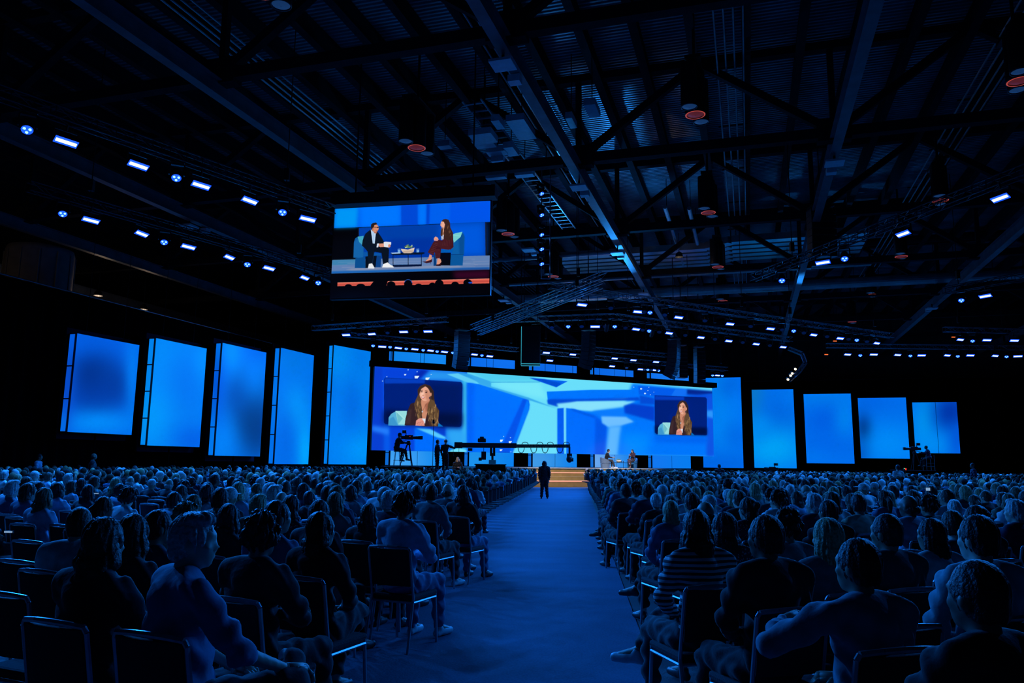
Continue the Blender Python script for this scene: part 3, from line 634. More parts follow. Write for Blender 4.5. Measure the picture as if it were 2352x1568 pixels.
# clusters of cylindrical down-lights
k = 0
for x, y, s_, lab in ((1597, 262, 1, 'large one above the right of the stage'), (957, 338, 1, 'large one above the hanging picture screen'), (1627, 487, 1, 'below the large right one'), (1167, 536, 1, 'right of the hanging picture screen'),
                      (1649, 612, 1, 'right of the flat pale ducts'), (1271, 634, 1, 'below the lamp ladder'), (1660, 690, 1, 'just above the front lighting truss'), (2002, 676, 1, 'under the silvery duct at right'),
                      (2160, 459, 1, 'at upper right between two blue bars'), (2070, 588, 1, 'left of the sloping beam at right'), (2340, 185, 1, 'at the right edge of the picture'), (600, -20, 1, 'at the top edge left of the middle'), (1957, 738, 1, 'small one far off at right')):
    P = at_z(x, y, 13.0); t = wthing('downlight_cluster', 'black cluster of three cylinder downlights, ' + lab, 'light', P, 'downlight clusters under the roof')
    D = AX * .62
    for j, (off, r2, mm) in enumerate(((-D - BX * .15, .26, 'lens_dim'), (BX * 0, .33, 'lens_red'), (D + BX * .15, .26, 'lens_dim'))):
        c = P + off; h = MB(); h.lathe(c, [(r2 * .55, 1.5), (r2 * .98, 1.45), (r2 * 1.02, .03), (r2 * 1.02, -.03), (r2 * .9, -.03), (r2 * .86, .02)], 20); ho = h.build('lamp_housing', M['black'], t, smooth=True)
        l = MB(); l.lathe(c, [(r2 * .88, .0), (r2 * .5, -.04), (.01, -.055)], 20); l.build('lens', M[mm], t, smooth=True)
        if mm == 'lens_red': l = MB(); l.lathe(c, [(r2 * .98, -.032), (r2 * .86, -.036)], 20); l.build('lens_rim', M['rim_red'], t)
    m = MB(); m.tube(P + ZV * 1.45, P + ZV * (ZD - 13.0), .05, n=6); m.box(P + ZV * 1.6, (.5, 1.7, .12), BX, AX, ZV); m.build('hanging_bracket', M['black'], t)

# jumble of air-handling boxes and service ladders lit blue near the middle beam
rr = random.Random(11)
t = wthing('service_gantry', 'blue-lit service gantry of small metal boxes and ladders left of the middle beam', 'gantry', at_z(1190, 330, 14.0))
for x, y, wx, wy in ((1110, 312, .9, .3), (1112, 325, .8, .25), (1198, 292, .7, .6), (1142, 346, .8, .15), (1174, 342, .4, .3), (1140, 404, .9, .1), (1205, 398, .8, .12), (1022, 332, .5, .12), (1360, 248, .4, .35), (1312, 276, .25, .3), (1144, 366, .5, .1), (1144, 280, .3, .25)):
    P = at_z(x, y, 14.0 + rr.uniform(-.3, .3)); m = MB(); m.box(P, (wx, wy * 3, .25), BX, AX, ZV); m.build('metal_box', M['panelgrey'], t)
    m = MB(); m.tube(P, np.array([P[0], P[1], ZD]), .02, n=5); m.build('hanger_rod', M['steel'], t)
for b in (-9.3, -8.6): 
    m = MB(); m.tube(ab(24, b, 14.3), ab(40, b, 14.3), .04, n=6); m.build('gantry_rail', M['pipe'], t)
for a in np.arange(24.3, 40, .6):
    m = MB(); m.box(ab(a, -8.95, 14.3), (.7, .09, .05), BX, AX, ZV); m.build('gantry_rung', M['pipe'], t)

# round column beyond the left drape
P = at_Y(92, 600, 40.0); t = wthing('round_column', 'large pale round column rising beyond the black drape at left', 'column', (P[0], P[1], 0))
m = MB(); m.lathe((P[0], P[1], 0), [(1.62, 0), (1.62, 12.35), (1.55, 12.6), (1.2, 12.7), (.4, 12.72)], 28); m.build('column_shaft', M['drum'], t, smooth=True)
for j in range(12):
    an = j * math.pi / 6; c = np.array([P[0] + 1.63 * math.cos(an), P[1] + 1.63 * math.sin(an), 6.2]); m = MB(); m.box(c, (.06, .06, 12.2)); m.build('cover_strip', M['drum'], t)

# ================================================================== STAGE (diagonal across the far left corner)
SAZ = 65.0
S0 = at_Y(1420, 1060, 65.0); S0[2] = 0
SX, ST = azv(SAZ), azv(SAZ + 90)       # SX to the right and away, ST towards the audience
def st(s, t, z=0.0): return S0 + SX * s + ST * t + np.array([0, 0, z])
def s_of(x, y, t=0.0):
    P = hit(x, y, (S0 + ST * t)[:2], SAZ); return (P - S0) @ SX, P[2]
ZS = 1.35
def front_s(x, y, z):                  # stage coords of a pixel at a height
    P = at_z(x, y, z) - S0; return P @ SX, P @ ST
sfl = (at_z(1300, 1118, 0) - S0) @ ST   # foot of the steps
TF = sfl - 1.5                          # front edge of deck
sl = (hit(1090, 1070, (S0 + ST * TF)[:2], SAZ) - S0) @ SX; sr = (hit(1590, 1075, (S0 + ST * TF)[:2], SAZ) - S0) @ SX
stage = wthing('stage', 'wide stage with gold fascia and pale floor under the long LED wall', 'stage', st((sl + sr) / 2, TF, 0))
def sbox(name, mtl, s0, s1, t0, t1, z0, z1, par, bevel=0): 
    m = MB(); m.box(st((s0 + s1) / 2, (t0 + t1) / 2, (z0 + z1) / 2), (s1 - s0, t1 - t0, z1 - z0), SX, -ST, ZV); return m.build(name, mtl, par, bevel=bevel)
sbox('platform', M['gold'], sl, sr, -1.95, TF, 0, ZS - .06, stage)
sbox('deck_floor', M['stagefloor'], sl, sr, -1.95, TF + .05, ZS - .06, ZS, stage)
s1_ = front_s(1262, 1100, .5)[0] - 2.5; s2_ = front_s(1352, 1100, .5)[0] + 6
zz = [.0, .45, .72, 1.04, ZS]
steps = wthing('stage_steps', 'gold stage steps with two glowing pink edge strips at the end of the aisle', 'steps', st((s1_ + s2_) / 2, TF + 1, 0))
for k in range(3):
    t1 = TF + 1.5 - k * .5
    sbox('step', M['gold'], s1_, s2_, t1 - .5 - (.0), t1, 0, zz[k + 1], steps, .01)
for z, tt in ((zz[1], TF + 1.5), (zz[3], TF + .5)):
    sbox('led_strip', M['led'], s1_, s2_, tt, tt + .03, z - .07, z - .01, steps)
sbox('edge_trim', M['panelgrey'], sl, sr, TF + .05, TF + .09, ZS - .05, ZS + .005, stage)

# ---- the long LED wall
sL, z0a = s_of(853, 1035); sR, z0b = s_of(1640, 1047); zt1 = s_of(862, 843)[1]; zt2 = s_of(1640, 890)[1]
Z0, Z1 = (z0a + z0b) / 2, (zt1 + zt2) / 2
wall = wthing('led_wall', 'long LED wall above the stage showing blue shapes and the same seated woman twice', 'screen', st((sL + sR) / 2, 0, Z0))
cm = paint_main()
def fmain(U, V, P):
    x, y = proj_arr(P); return cm.sample(x, y)
picture_mesh('led_picture', st(sL, 0, Z0), SX * (sR - sL), ZV * (Z1 - Z0), 1100, 260, fmain, wall, wall.location)
sbox('screen_body', M['black'], sL, sR, -.45, -.02, Z0, Z1, wall)
hd = wthing('header_beam', 'black header beam running along the top of the long LED wall', 'beam', st((sL + sR) / 2, 0, Z1))
sbox('header_box', M['drape'], sL - .3, sR + .2, -.5, .45, Z1 + .02, Z1 + .45, hd)
for k in range(12):
    s = sL + (sR - sL) * (k + .5) / 12; m = MB(); m.tube(st(s, -.3, Z1 + .4), st(s, -.3, ZD - .83), .02, n=5); m.build('steel_cable', M['steel'], hd)
# ---- tall screen columns behind the wall, seen above and below it
TB = -2.6
cols = [(905, 1025, 807), (1082, 1183, 821), (1225, 1325, 834), (1365, 1455, 845), (1495, 1582, 857)]
nmn = ['leftmost', 'second from left', 'middle', 'fourth from left', 'rightmost']
for k, (xa, xb, yt) in enumerate(cols):
    sa, za = s_of(xa, yt, TB); sb = s_of(xb, yt + 5, TB)[0]
    t = wthing('screen_column', 'tall light blue screen column behind the LED wall, %s' % nmn[k], 'screen', st((sa + sb) / 2, TB, ZS), 'screen columns behind the LED wall')
    c1 = [(12, 128, 232), (8, 105, 232), (8, 100, 226), (6, 98, 222), (14, 112, 232)][k]; c2_ = [(70, 165, 245), (30, 150, 235), (70, 160, 230), (120, 175, 240), (20, 120, 240)][k]
    half = (sb - sa) / 2
    for q in range(2):
        xq = sa + half * q
        picture_mesh('screen_tile', st(xq + .015, TB, ZS + .02), SX * (half - .03), ZV * (za - ZS), 6, 30, blobs(c1, [(xa + 10, 1060, 60, 40, c2_, .8), (xb, 1050, 30, 60, (0, 130, 240), .5), (xb - 20, yt, 40, 30, tuple(min(255, v + 12) for v in c1), .6)]), t, t.location)
    sbox('screen_body', M['black'], sa, sb, TB - .5, TB - .02, 0, za, t)
    m = MB(); p = st(sa - .28, TB - .3, 0)
    for z0, z1 in ((ZS + .05, ZS + .95), (ZS + 1.0, ZS + 3), (ZS + 3.1, za)): 
        m = MB(); m.box(st(sa - .22, TB - .1, (z0 + z1) / 2), (.22, .1, z1 - z0), SX, -ST, ZV); m.build('side_tile', M['colside'], t)
sbd = wthing('backdrop', 'black backdrop behind the stage columns', 'curtain', st(3, -4.2, 0))
sbox('backdrop_cloth', M['drape'], sL - 1, sR + 1, -4.5, -4.3, 0, 9, sbd)
# ---- side screens standing along the left wall and the far wall
def side_screen(label, bl, tl, br, az, Y, base, spots, nu=26, nv=40, side=0, mul=1.0, seam=None, body=True, grp='tall blue side screens'):
    """bl, tl, br: photo pixels of the face's corners; az: direction its width runs; Y: distance of its left edge"""
    p = at_Y(*bl, Y); d = azv(az); zt = hit(*tl, p, az)[2]; P2 = hit(*br, p, az); L = (P2 - p) @ d
    zb = (p[2] + P2[2]) / 2
    nrm = azv(az + 90)
    t = wthing('side_screen', label, 'screen', (p[0] + d[0] * L / 2, p[1] + d[1] * L / 2, zb), grp)
    q = np.array([p[0], p[1], zb]); H_ = zt - zb
    fn = blobs(base, spots)
    if seam:
        k = seam
        picture_mesh('screen_face', q, d * L * k, ZV * H_, nu // 2, nv, fn, t, t.location); picture_mesh('screen_face', q + d * (L * k + .03), d * (L * (1 - k) - .03), ZV * H_, nu // 2, nv, fn, t, t.location)
    else: picture_mesh('screen_face', q, d * L, ZV * H_, nu, nv, fn, t, t.location)
    c = q + d * L / 2 - nrm * .3 + ZV * H_ / 2
    m = MB(); m.box(c, (L, .5, H_), d, -nrm, ZV); m.build('screen_body', M['black'], t)
    if side:
        # segmented return on the near end
        e = q - d * .02 - nrm * .12; n = side; wdt = .3
        hs = np.linspace(0, H_, n + 1)
        for i in range(n):
            picture_mesh('return_tile', e - nrm * wdt + ZV * (hs[i] + .03), nrm * wdt, ZV * (hs[i + 1] - hs[i] - .06), 2, 8, fn, t, t.location)
        m = MB(); m.box(c - nrm * .35 + d * .1, (L + .3, .1, H_ + .62), d, -nrm, ZV); m.build('backing_frame', M['navy'], t)
    for k in (.2, .8):
        m = MB(); a = q + d * L * k - nrm * .3; m.tube(a + ZV * H_, np.array([a[0], a[1], ZD - .83]), .012, n=5); m.build('steel_cable', M['steel'], t)
    m = MB(); m.box(q + d * L / 2 - nrm * .35 + ZV * (-zb / 2 if zb > 0 else 0), (.07, .07, max(zb, .1)), d, -nrm, ZV); m.build('support_post', M['drape'], t)
    return t
DK, MD, LT, CY = (0, 34, 118), (0, 82, 218), (0, 128, 238), (0, 156, 245)
side_screen('leftmost and shortest blue screen on the left wall, with a dark cloud in its middle', (155, 991), (176, 765), (302, 999), 18.5, 36.0, (0, 96, 228),
            [(212, 865, 34, 45, (0, 38, 130), .9), (265, 885, 35, 32, (0, 42, 140), .8), (215, 920, 40, 25, (0, 48, 155), .6), (225, 970, 60, 20, (0, 138, 242), .8), (306, 860, 12, 80, (0, 120, 236), .8), (190, 785, 60, 20, (0, 92, 228), .5), (155, 900, 10, 60, (10, 75, 205), .6)], side=3)
side_screen('second blue screen from the left edge, nearly all light blue', (338, 1022), (358, 776), (458, 1027), 18.5, 40.0, (0, 122, 236),
            [(385, 820, 40, 40, (0, 140, 238), .6), (425, 880, 30, 50, (0, 104, 224), .7), (350, 960, 30, 50, (0, 148, 240), .8), (445, 1010, 30, 22, (0, 92, 222), .85), (470, 830, 14, 30, (0, 136, 236), .7)], side=4)
side_screen('third blue screen from the left edge, with a dark diagonal cloud', (493, 1046), (511, 787), (597, 1048), 18.5, 44.2, (0, 110, 234),
            [(575, 950, 26, 50, (0, 46, 110), .95), (548, 910, 22, 34, (0, 62, 160), .7), (595, 985, 20, 40, (0, 46, 120), .7), (530, 810, 18, 30, (0, 138, 238), .8), (585, 860, 20, 40, (0, 122, 240), .7), (590, 800, 20, 20, (0, 92, 226), .6), (510, 1010, 22, 40, (0, 130, 242), .7), (500, 880, 12, 50, (0, 78, 210), .7)], side=4)
side_screen('fourth blue screen from the left edge, brighter towards its lower right', (630, 1065), (648, 799), (708, 1066), 19.5, 49.3, (0, 112, 234),
            [(675, 935, 18, 34, (0, 146, 244), .8), (700, 1040, 12, 50, (0, 160, 246), .9), (655, 1010, 14, 50, (0, 98, 222), .7), (670, 830, 25, 22, (0, 116, 224), .7)], side=4)
side_screen('fifth blue screen from the left edge, standing right beside the long LED wall', (754, 1066), (767, 792), (841, 1066), 33.0, 53.5, (0, 124, 238),
            [(790, 830, 40, 35, (0, 142, 238), .7), (830, 820, 20, 30, (0, 116, 232), .7), (808, 930, 14, 40, (0, 104, 224), .75), (760, 900, 16, 24, (0, 112, 230), .6), (835, 1035, 30, 25, (0, 150, 246), .8)], side=5)
FAZ = 107.5
side_screen('tall blue screen just right of the LED wall, partly behind its right end', (1616, 1074), (1614, 868), (1708, 1074), FAZ, 73.0, (0, 108, 236),
            [(1655, 900, 18, 50, (0, 132, 238), .8), (1680, 890, 18, 18, (0, 88, 214), .7), (1690, 960, 18, 60, (0, 122, 244), .7), (1655, 990, 20, 30, (0, 136, 246), .7), (1690, 1000, 20, 20, (0, 100, 228), .6), (1660, 1065, 50, 16, (0, 98, 224), .6)], grp='blue screens on the far wall')
side_screen('second blue screen right of the LED wall, brightest in its lower half', (1733, 1074), (1728, 895), (1830, 1075), FAZ, 70.5, (0, 110, 232),
            [(1732, 900, 14, 60, (10, 118, 200), .8), (1790, 955, 26, 22, (0, 94, 220), .7), (1775, 1030, 50, 32, (0, 160, 244), .9), (1745, 980, 16, 20, (0, 138, 240), .7), (1820, 900, 16, 26, (0, 118, 238), .6)], grp='blue screens on the far wall')
side_screen('third blue screen right of the LED wall, evenly mid blue', (1853, 1064), (1847, 905), (1963, 1064), FAZ, 69.2, (0, 110, 236),
            [(1885, 915, 40, 18, (0, 130, 238), .6), (1895, 965, 30, 26, (0, 92, 226), .75), (1940, 965, 14, 30, (0, 132, 240), .7), (1910, 1025, 50, 20, (0, 98, 230), .6), (1870, 1050, 30, 14, (0, 118, 240), .5)], grp='blue screens on the far wall')
side_screen('fourth blue screen right of the LED wall, with a dark patch on its left side', (1978, 1052), (1971, 914), (2090, 1053), FAZ, 67.8, (0, 118, 240),
            [(1985, 985, 12, 26, (0, 36, 110), .9), (1978, 1035, 14, 18, (0, 62, 170), .7), (2010, 925, 40, 22, (0, 96, 226), .7), (2060, 940, 40, 30, (0, 106, 232), .6), (2040, 1020, 40, 30, (0, 138, 246), .8)], grp='blue screens on the far wall')
side_screen('rightmost blue screen, split by a thin vertical seam with a dark upper right corner', (2103, 1040), (2098, 924), (2206, 1041), FAZ, 66.2, (0, 106, 232),
            [(2125, 970, 20, 45, (0, 150, 242), .85), (2185, 950, 26, 30, (0, 48, 162), .85), (2150, 1020, 40, 22, (0, 140, 242), .7), (2200, 1010, 14, 30, (0, 82, 214), .7)], seam=.52, grp='blue screens on the far wall')

# ---- hanging picture screen over the audience
az = 101.0; Pc = at_Y(945, 570, 25.5); dI = azv(az)
pl = hit(764, 570, Pc[:2], az); pr = hit(1125, 570, Pc[:2], az); zt = (hit(768, 480, Pc[:2], az)[2] + hit(1128, 460, Pc[:2], az)[2]) / 2; zb = zt - 3.22
LI = (pr - pl) @ dI
ci = paint_imag(); im = wthing('picture_screen', 'hanging picture screen showing a man and a woman in armchairs facing each other', 'screen', (Pc[0], Pc[1], zb))
q = np.array([pl[0], pl[1], zb]); PTL = (768, 480); PTR = (1128, 460); PBR = (1121, 683); PBL = (757, 697)
def fimag(U, V, P):
    x = (1 - U) * ((1 - V) * PBL[0] + V * PTL[0]) + U * ((1 - V) * PBR[0] + V * PTR[0]); y = (1 - U) * ((1 - V) * PBL[1] + V * PTL[1]) + U * ((1 - V) * PBR[1] + V * PTR[1])
    return ci.sample(x, y)
picture_mesh('picture_face', q, dI * LI, ZV * (zt - zb), 620, 380, fimag, im, im.location)
nI = azv(az + 90)
m = MB(); m.box(q + dI * LI / 2 - nI * .12 + ZV * (zt - zb) / 2, (LI + .06, .2, zt - zb + .06), dI, -nI, ZV); m.build('screen_body', M['black'], im)
m = MB(); m.box(q + dI * LI / 2 - nI * .2 + ZV * (zt - zb + .35), (LI + .3, .5, .4), dI, -nI, ZV); m.build('header_truss', M['black'], im)
for k in (.12, .88):
    m = MB(); a = q + dI * LI * k - nI * .2 + ZV * (zt - zb + .5); m.tube(a, np.array([a[0], a[1], ZD - .83]), .03, n=6); m.build('steel_cable', M['steel'], im)

# ================================================================== FLOWN LIGHTING
def truss(name, label, pts, size=.3, pitch=.5, hang=True, mtl='alu', cat='lighting truss'):
    pts = [np.asarray(p, float) for p in pts]
    t = wthing(name, label, cat, pts[0]); h = size / 2
    ch = [MB() for _ in range(4)]; web = MB()
    for p, q in zip(pts[:-1], pts[1:]):
        d = q - p; L = np.linalg.norm(d); d /= L
        sx = np.cross(d, ZV) if abs(d[2]) < .9 else AX.copy(); sx /= np.linalg.norm(sx); sz = np.cross(sx, d)
        offs = [sx * i * h + sz * j * h for i, j in ((-1, -1), (1, -1), (1, 1), (-1, 1))]
        for c, o in zip(ch, offs): c.tube(p + o, q + o, .025, n=6)
        n = max(1, int(L / pitch))
        for k in range(n):
            a, b = p + d * L * k / n, p + d * L * (k + 1) / n
            for i in range(4):
                o1, o2 = offs[i], offs[(i + 1) % 4]
                web.tube(a + (o1 if k % 2 else o2), b + (o2 if k % 2 else o1), .013, n=4, cap=False)
                web.tube(a + o1, a + o2, .013, n=4, cap=False)
    for c in ch: c.build('chord_tube', M[mtl], t)
    tag(web.build('lacing', M[mtl], t), kind='stuff')
    if hang:
        for p, q in zip(pts[:-1], pts[1:]):
            for k in (.15, .85):
                c = p + (q - p) * k; m = MB(); m.tube(c + ZV * h, np.array([c[0], c[1], ZD - .83]), .018, n=5)
                m.box(c + ZV * (h + .5), (.16, .16, .4)); m.build('hoist_chain', M['black'], t)
    return t
def _proto_bar():
    t = thing('bar_light', 'proto', 'light'); Ra = math.radians(38)
    ay = np.array([0, math.cos(Ra), -math.sin(Ra)]); az_ = np.array([0, math.sin(Ra), math.cos(Ra)])
    m = MB(); m.box((0, .05, .06), (.56, .2, .14), np.array([1., 0, 0]), -ay, None); m.build('housing', M['black'], t, bevel=.01)
    m = MB(); m.box(np.array([0, .05, .06]) - az_ * .08 + ay * 0, (.5, .085, .03), np.array([1., 0, 0]), -ay, None); m.build('light_strip', M['barlight'], t)
    m = MB(); m.box(np.array([0, .05, .06]) - az_ * .073 + ay * .0, (.56, .2, .012), np.array([1., 0, 0]), -ay, None); m.build('lens_rim', M['barblue'], t)
    m = MB()
    for s in (-1, 1): m.bar((s * .3, .05, .06), (s * .3, .05, .3), .03, .05)
    m.bar((-.3, .05, .3), (.3, .05, .3), .05, .03); m.tube((0, .05, .3), (0, .0, .5), .03); m.build('yoke', M['black'], t)
    return t
def _proto_head(lit):
    t = thing('moving_head_light', 'proto', 'light')
    m = MB(); m.box((0, 0, .5), (.38, .28, .13)); m.tube((0, 0, .42), (0, 0, .46), .1, n=12); m.build('base', M['black'], t, bevel=.015)
    m = MB()
    for s in (-1, 1): m.bar((s * .2, 0, .1), (s * .19, 0, .4), .12, .04)
    m.bar((-.2, 0, .41), (.2, 0, .41), .12, .04); m.build('yoke', M['black'], t)
    m = MB(); dirn = np.array([0, -.55, -.83]); c = np.array([0, 0, .12]); m.tube(c - dirn * .18, c - dirn * .02, .11, .15, 16); m.tube(c - dirn * .02, c + dirn * .16, .15, .14, 16); m.build('head', M['black'], t)
    if lit:
        sx = np.array([1., 0, 0]); sy = np.cross(dirn, sx)
        m = MB(); m.tube(c + dirn * .15, c + dirn * .168, .135, .13, 16); m.build('lens', M['barblue'], t)
        for k in range(3):
            a = k * 2.09 + .5; q = c + dirn * .165 + (sx * math.cos(a) + sy * math.sin(a)) * .07
            m = MB(); m.ell(q, (.04,) * 3, sub=1); m.build('lamp_cell', M['dotlight'], t)
    else:
        m = MB(); m.tube(c + dirn * .15, c + dirn * .165, .13, .12, 16); m.build('lens', M['lens_dark'], t)
        pts = [(.16 * math.cos(a), -.03, .28 + .34 * math.sin(a)) for a in np.linspace(math.pi, 2 * math.pi, 9)]
        m = MB(); m.path(pts, .012, 5); m.build('cable_loop', M['alu'], t)
    return t
PB, PH, PD = _proto_bar(), _proto_head(True), _proto_head(False)
WASHC = (0.010, 0.215, 1.0)
_used = {}
def place_fix(proto, P, rz, label, group, sc=1.0):
    o = proto if proto.name not in _used else copy_tree(proto)
    _used[proto.name] = 1
    o.location = tuple(map(float, P)); o.rotation_euler = (0, 0, rz); o.scale = (sc,) * 3
    return tag(o, label, 'light', group)
ORD = ['first', 'second', 'third', 'fourth', 'fifth', 'sixth', 'seventh', 'eighth', 'ninth', 'tenth', 'eleventh', 'twelfth', 'thirteenth', 'fourteenth', 'fifteenth', 'sixteenth']
def row(key, tlabel, where, fx, z=9.6, power=70, ext=None, dark=False, trs=True, nseg=1, aimf=None, mtl='alu'):
    pts = [np.array(at_z(x, y, z)) for x, y, k in fx]
    if trs:
        a, b = pts[0].copy(), pts[-1].copy()
        if ext: a, b = np.array(at_z(*ext[0], z)), np.array(at_z(*ext[1], z))
        mids = [pts[len(pts) * i // nseg] for i in range(1, nseg)]
        truss('lighting_truss', tlabel, [p + ZV * .62 for p in [a] + mids + [b]], mtl=mtl)
    cb = cm_ = cd = 0; nb = sum(1 for f in fx if f[2] == 'b')
    for i, ((x, y, k), P) in enumerate(zip(fx, pts)):
        Q = pts[i + 1] if i + 1 < len(pts) else pts[i - 1]; d = (Q - P) * (1 if i + 1 < len(pts) else -1)
        if d[0] < 0: d = -d
        rz = math.atan2(d[1], d[0])
        toc = math.atan2(-P[0], P[1])
        if k == 'b':
            o = place_fix(PB, P, rz, 'glowing blue-white bar light, %s from left on %s' % (ORD[cb], where), 'bar lights on ' + where); cb += 1
            if power:
                aim = P + np.array([-P[0] * .15, -6, -9.6]) if aimf is None else aimf(P)
                lo = lamp('bar_wash', 'SPOT', (0, 0, 0), None, power * WASH * (.42 if P[1] > 36 else .68), WASHC, .12, 2.3, .9); lo.parent = o
                lo.location = (0, -.12, -.12); dv = Matrix.Rotation(-rz, 3, 'Z') @ (Vector(aim) - Vector(P)); lo.rotation_euler = dv.to_track_quat('-Z', 'Y').to_euler()
        elif k in 'mw':
            place_fix(PH, P, toc, 'small lit blue moving head, %s from left on %s' % (ORD[cm_], where), 'lit moving heads on ' + where); cm_ += 1
        if dark and i + 1 < len(pts):
            place_fix(PD, (P + pts[i + 1]) / 2, toc, 'dark moving head lamp with cable loop, %s from left on %s' % (ORD[cd], where), 'dark moving heads on ' + where); cd += 1
B_, M_ = 'b', 'm'
def fl(s): return [(int(a), int(b), c) for a, b, c in (q.split(',') for q in s.split())]
row('L1', 'upper left lighting truss sloping down towards the picture screen', 'the upper left truss', fl('62,300,m 152,326,b 318,380,b 405,410,m 462,426,b 574,461,b 649,489,m 707,503,b'), 9.6, 130, ((-360, 155), (762, 522)), mtl='blacktruss')
for j, (x, y, nm) in enumerate(((-70, 255, 'left'), (-330, 165, 'left'), (2480, 385, 'right'), (2900, 240, 'right'))):  # bar lights added out of view to brighten the near crowd
    P = at_z(x, y, 9.6); o = place_fix(PB, P, .8 if x < 0 else -.8, 'added unseen bar light on the %s truss outside the picture, %s from its edge' % (nm, 'first' if j % 2 == 0 else 'second'), 'added bar lights outside the picture')
    lo = lamp('bar_wash', 'SPOT', P + np.array([0, 0, -.25]), (-3.5 if x < 0 else 2.8, 5.5, 1), 150 * WASH, WASHC, .12, 1.5, .9)
row('L2', 'lower left lighting truss ending under the picture screen', 'the lower left truss', fl('144,492,m 209,506,b 326,537,b 377,557,m 433,567,b 527,591,b 568,608,m 618,616,b 700,638,b 731,650,m'), 9.6, 120, ((60, 470), (760, 656)), mtl='blacktruss')
row('FAL', 'short front truss left of the curved speaker column', 'the short left front truss', fl('795,769,b 854,767,b 927,762,b 983,761,b'), 9.6, 110, ((718, 775), (1028, 756)), dark=True)
row('FAR', 'curved front truss above the middle of the stage', 'the curved front truss', fl('1230,755,b 1305,750,m 1367,750,b 1412,750,m 1461,756,b 1491,760,m 1537,765,b 1610,775,b 1674,783,b 1737,790,b 1799,797,b'), 9.6, 110, ((1160, 757), (1818, 800)), dark=True, nseg=3)
row('FB', 'long upper front truss running off to the right', 'the upper front truss', fl('1337,700,b 1466,716,b 1493,718,m 1559,729,b 1677,744,b 1770,755,b 1823,760,m 1869,769,b 1930,777,b 1968,781,m 2014,788,b'), 9.6, 100, ((1262, 684), (2050, 792)), dark=True, nseg=2)
row('FC', 'stage truss over the left end of the LED wall', 'the left stage truss', fl('857,794,m 878,796,b 896,797,m 915,799,b 933,801,m 953,802,b 972,804,m 989,805,b 1004,807,m 1021,808,b 1040,810,m'), 9.5, 40, ((790, 788), (1060, 812)))
row('FC2', 'stage truss between the two curved speaker columns', 'the middle stage truss', fl('1090,814,b 1107,816,m 1125,818,b'), 9.4, 60, ((1080, 812), (1190, 822)))
row('FC3', 'stage truss above the right half of the LED wall', 'the right stage truss', fl('1255,810,b 1316,814,b 1412,823,b 1455,827,b 1507,831,b'), 9.8, 60, ((1200, 806), (1530, 833)))
row('FC4', 'low rail of lamps just above the header of the LED wall', 'the low header rail', fl('1263,828,b 1406,841,b 1472,848,b 1488,849,m 1504,850,b 1513,851,m'), 9.3, 0, ((1200, 824), (1540, 853)), dark=True)
row('FR', 'tiny truss above the screen right of the LED wall', 'the tiny far right stage truss', fl('1637,862,m 1648,862,b 1659,863,m'), 9.5, 0, ((1580, 856), (1670, 863)))
row('RR1', 'long low truss of blue lamps along the far right', 'the long low right truss', fl('1947,814,b 1976,816,m 2007,814,b 2062,815,b 2091,817,m 2117,816,b 2176,816,b 2200,818,m 2229,816,b 2286,817,b 2312,819,m 2338,818,b'), 9.6, 90, ((1900, 813), (2380, 819)))
row('RR2', 'short truss of blue lamps at the right edge above the long one', 'the short right edge truss', fl('2206,780,b 2234,783,m 2267,781,b 2330,782,b'), 9.8, 70, ((2170, 778), (2400, 784)))
row('R1', 'right lighting truss sloping up to the right', 'the sloping right truss', fl('1796,645,m 1890,603,b 1940,595,m 2074,537,b 2297,455,b'), 9.6, 150, ((1730, 668), (2930, 230)), mtl='blacktruss')
row('R2', 'short truss with one bar lamp at right below the sloping one', 'the short truss below the sloping one', fl('2208,690,m 2263,680,b'), 9.6, 110, ((2170, 696), (2420, 655)), mtl='blacktruss')
for x, y, lab in ((1918, 783, 'left of the long low right truss'), (1898, 814, 'below the first one'), (2190, 774, 'by the short right edge truss')):
    P = at_Y(x, y, 62); t = wthing('marker_lamp', 'tiny orange marker lamp ' + lab, 'light', P, 'orange marker lamps'); m = MB(); m.box(P, (.26, .1, .05)); m.build('glow_strip', M['led_orange'], t)
    m = MB(); m.box(P + np.array([0, .1, .05]), (.4, .1, .2)); m.tube(P + ZV * .1, np.array([P[0], P[1], ZD - .83]), .015, n=4); m.build('housing', M['black'], t)
# bare ladder trusses crossing in front of the stage lights
truss('lighting_truss', 'bare diagonal truss rising right from the curved speaker column to the roof ducts', [at_z(1085, 752, 10.2), at_z(1388, 632, 10.2)], .32, .8)
truss('lighting_truss', 'lower bare ladder truss parallel to the diagonal one', [at_z(1100, 765, 9.6), at_z(1380, 655, 9.6)], .22, .9)
# hanging ladder of lamps right of the picture screen
pa = at_Y(1243, 640, 31); pb = np.array(pa); pb[2] = at_Y(1247, 378, 31)[2]
t = wthing('lamp_ladder', 'tall hanging ladder frame with small blue lamps right of the picture screen', 'lighting ladder', pa)
for dx in (0, .36):
    m = MB(); m.tube(pa + [dx, 0, 0], pb + [dx, 0, 0], .03, n=6); m.build('ladder_rail', M['alu'], t)
for k in range(9):
    z = pa[2] + (pb[2] - pa[2]) * k / 8; m = MB(); m.tube((pa[0], pa[1], z), (pa[0] + .36, pa[1], z), .02, n=5); m.build('ladder_rung', M['alu'], t)
m = MB(); m.tube(pb + [.18, 0, 0], (pb[0] + .18, pb[1], ZD - .83), .02, n=5); m.build('hoist_chain', M['black'], t)
for j, y in enumerate((440, 489, 534, 567, 601)):
    P = at_Y(1242, y, 30.8); place_fix(PH, P + ZV * -.1, .7, 'small blue spotlight, %s from the top on the lamp ladder' % ORD[j], 'lamps on the ladder', .75)
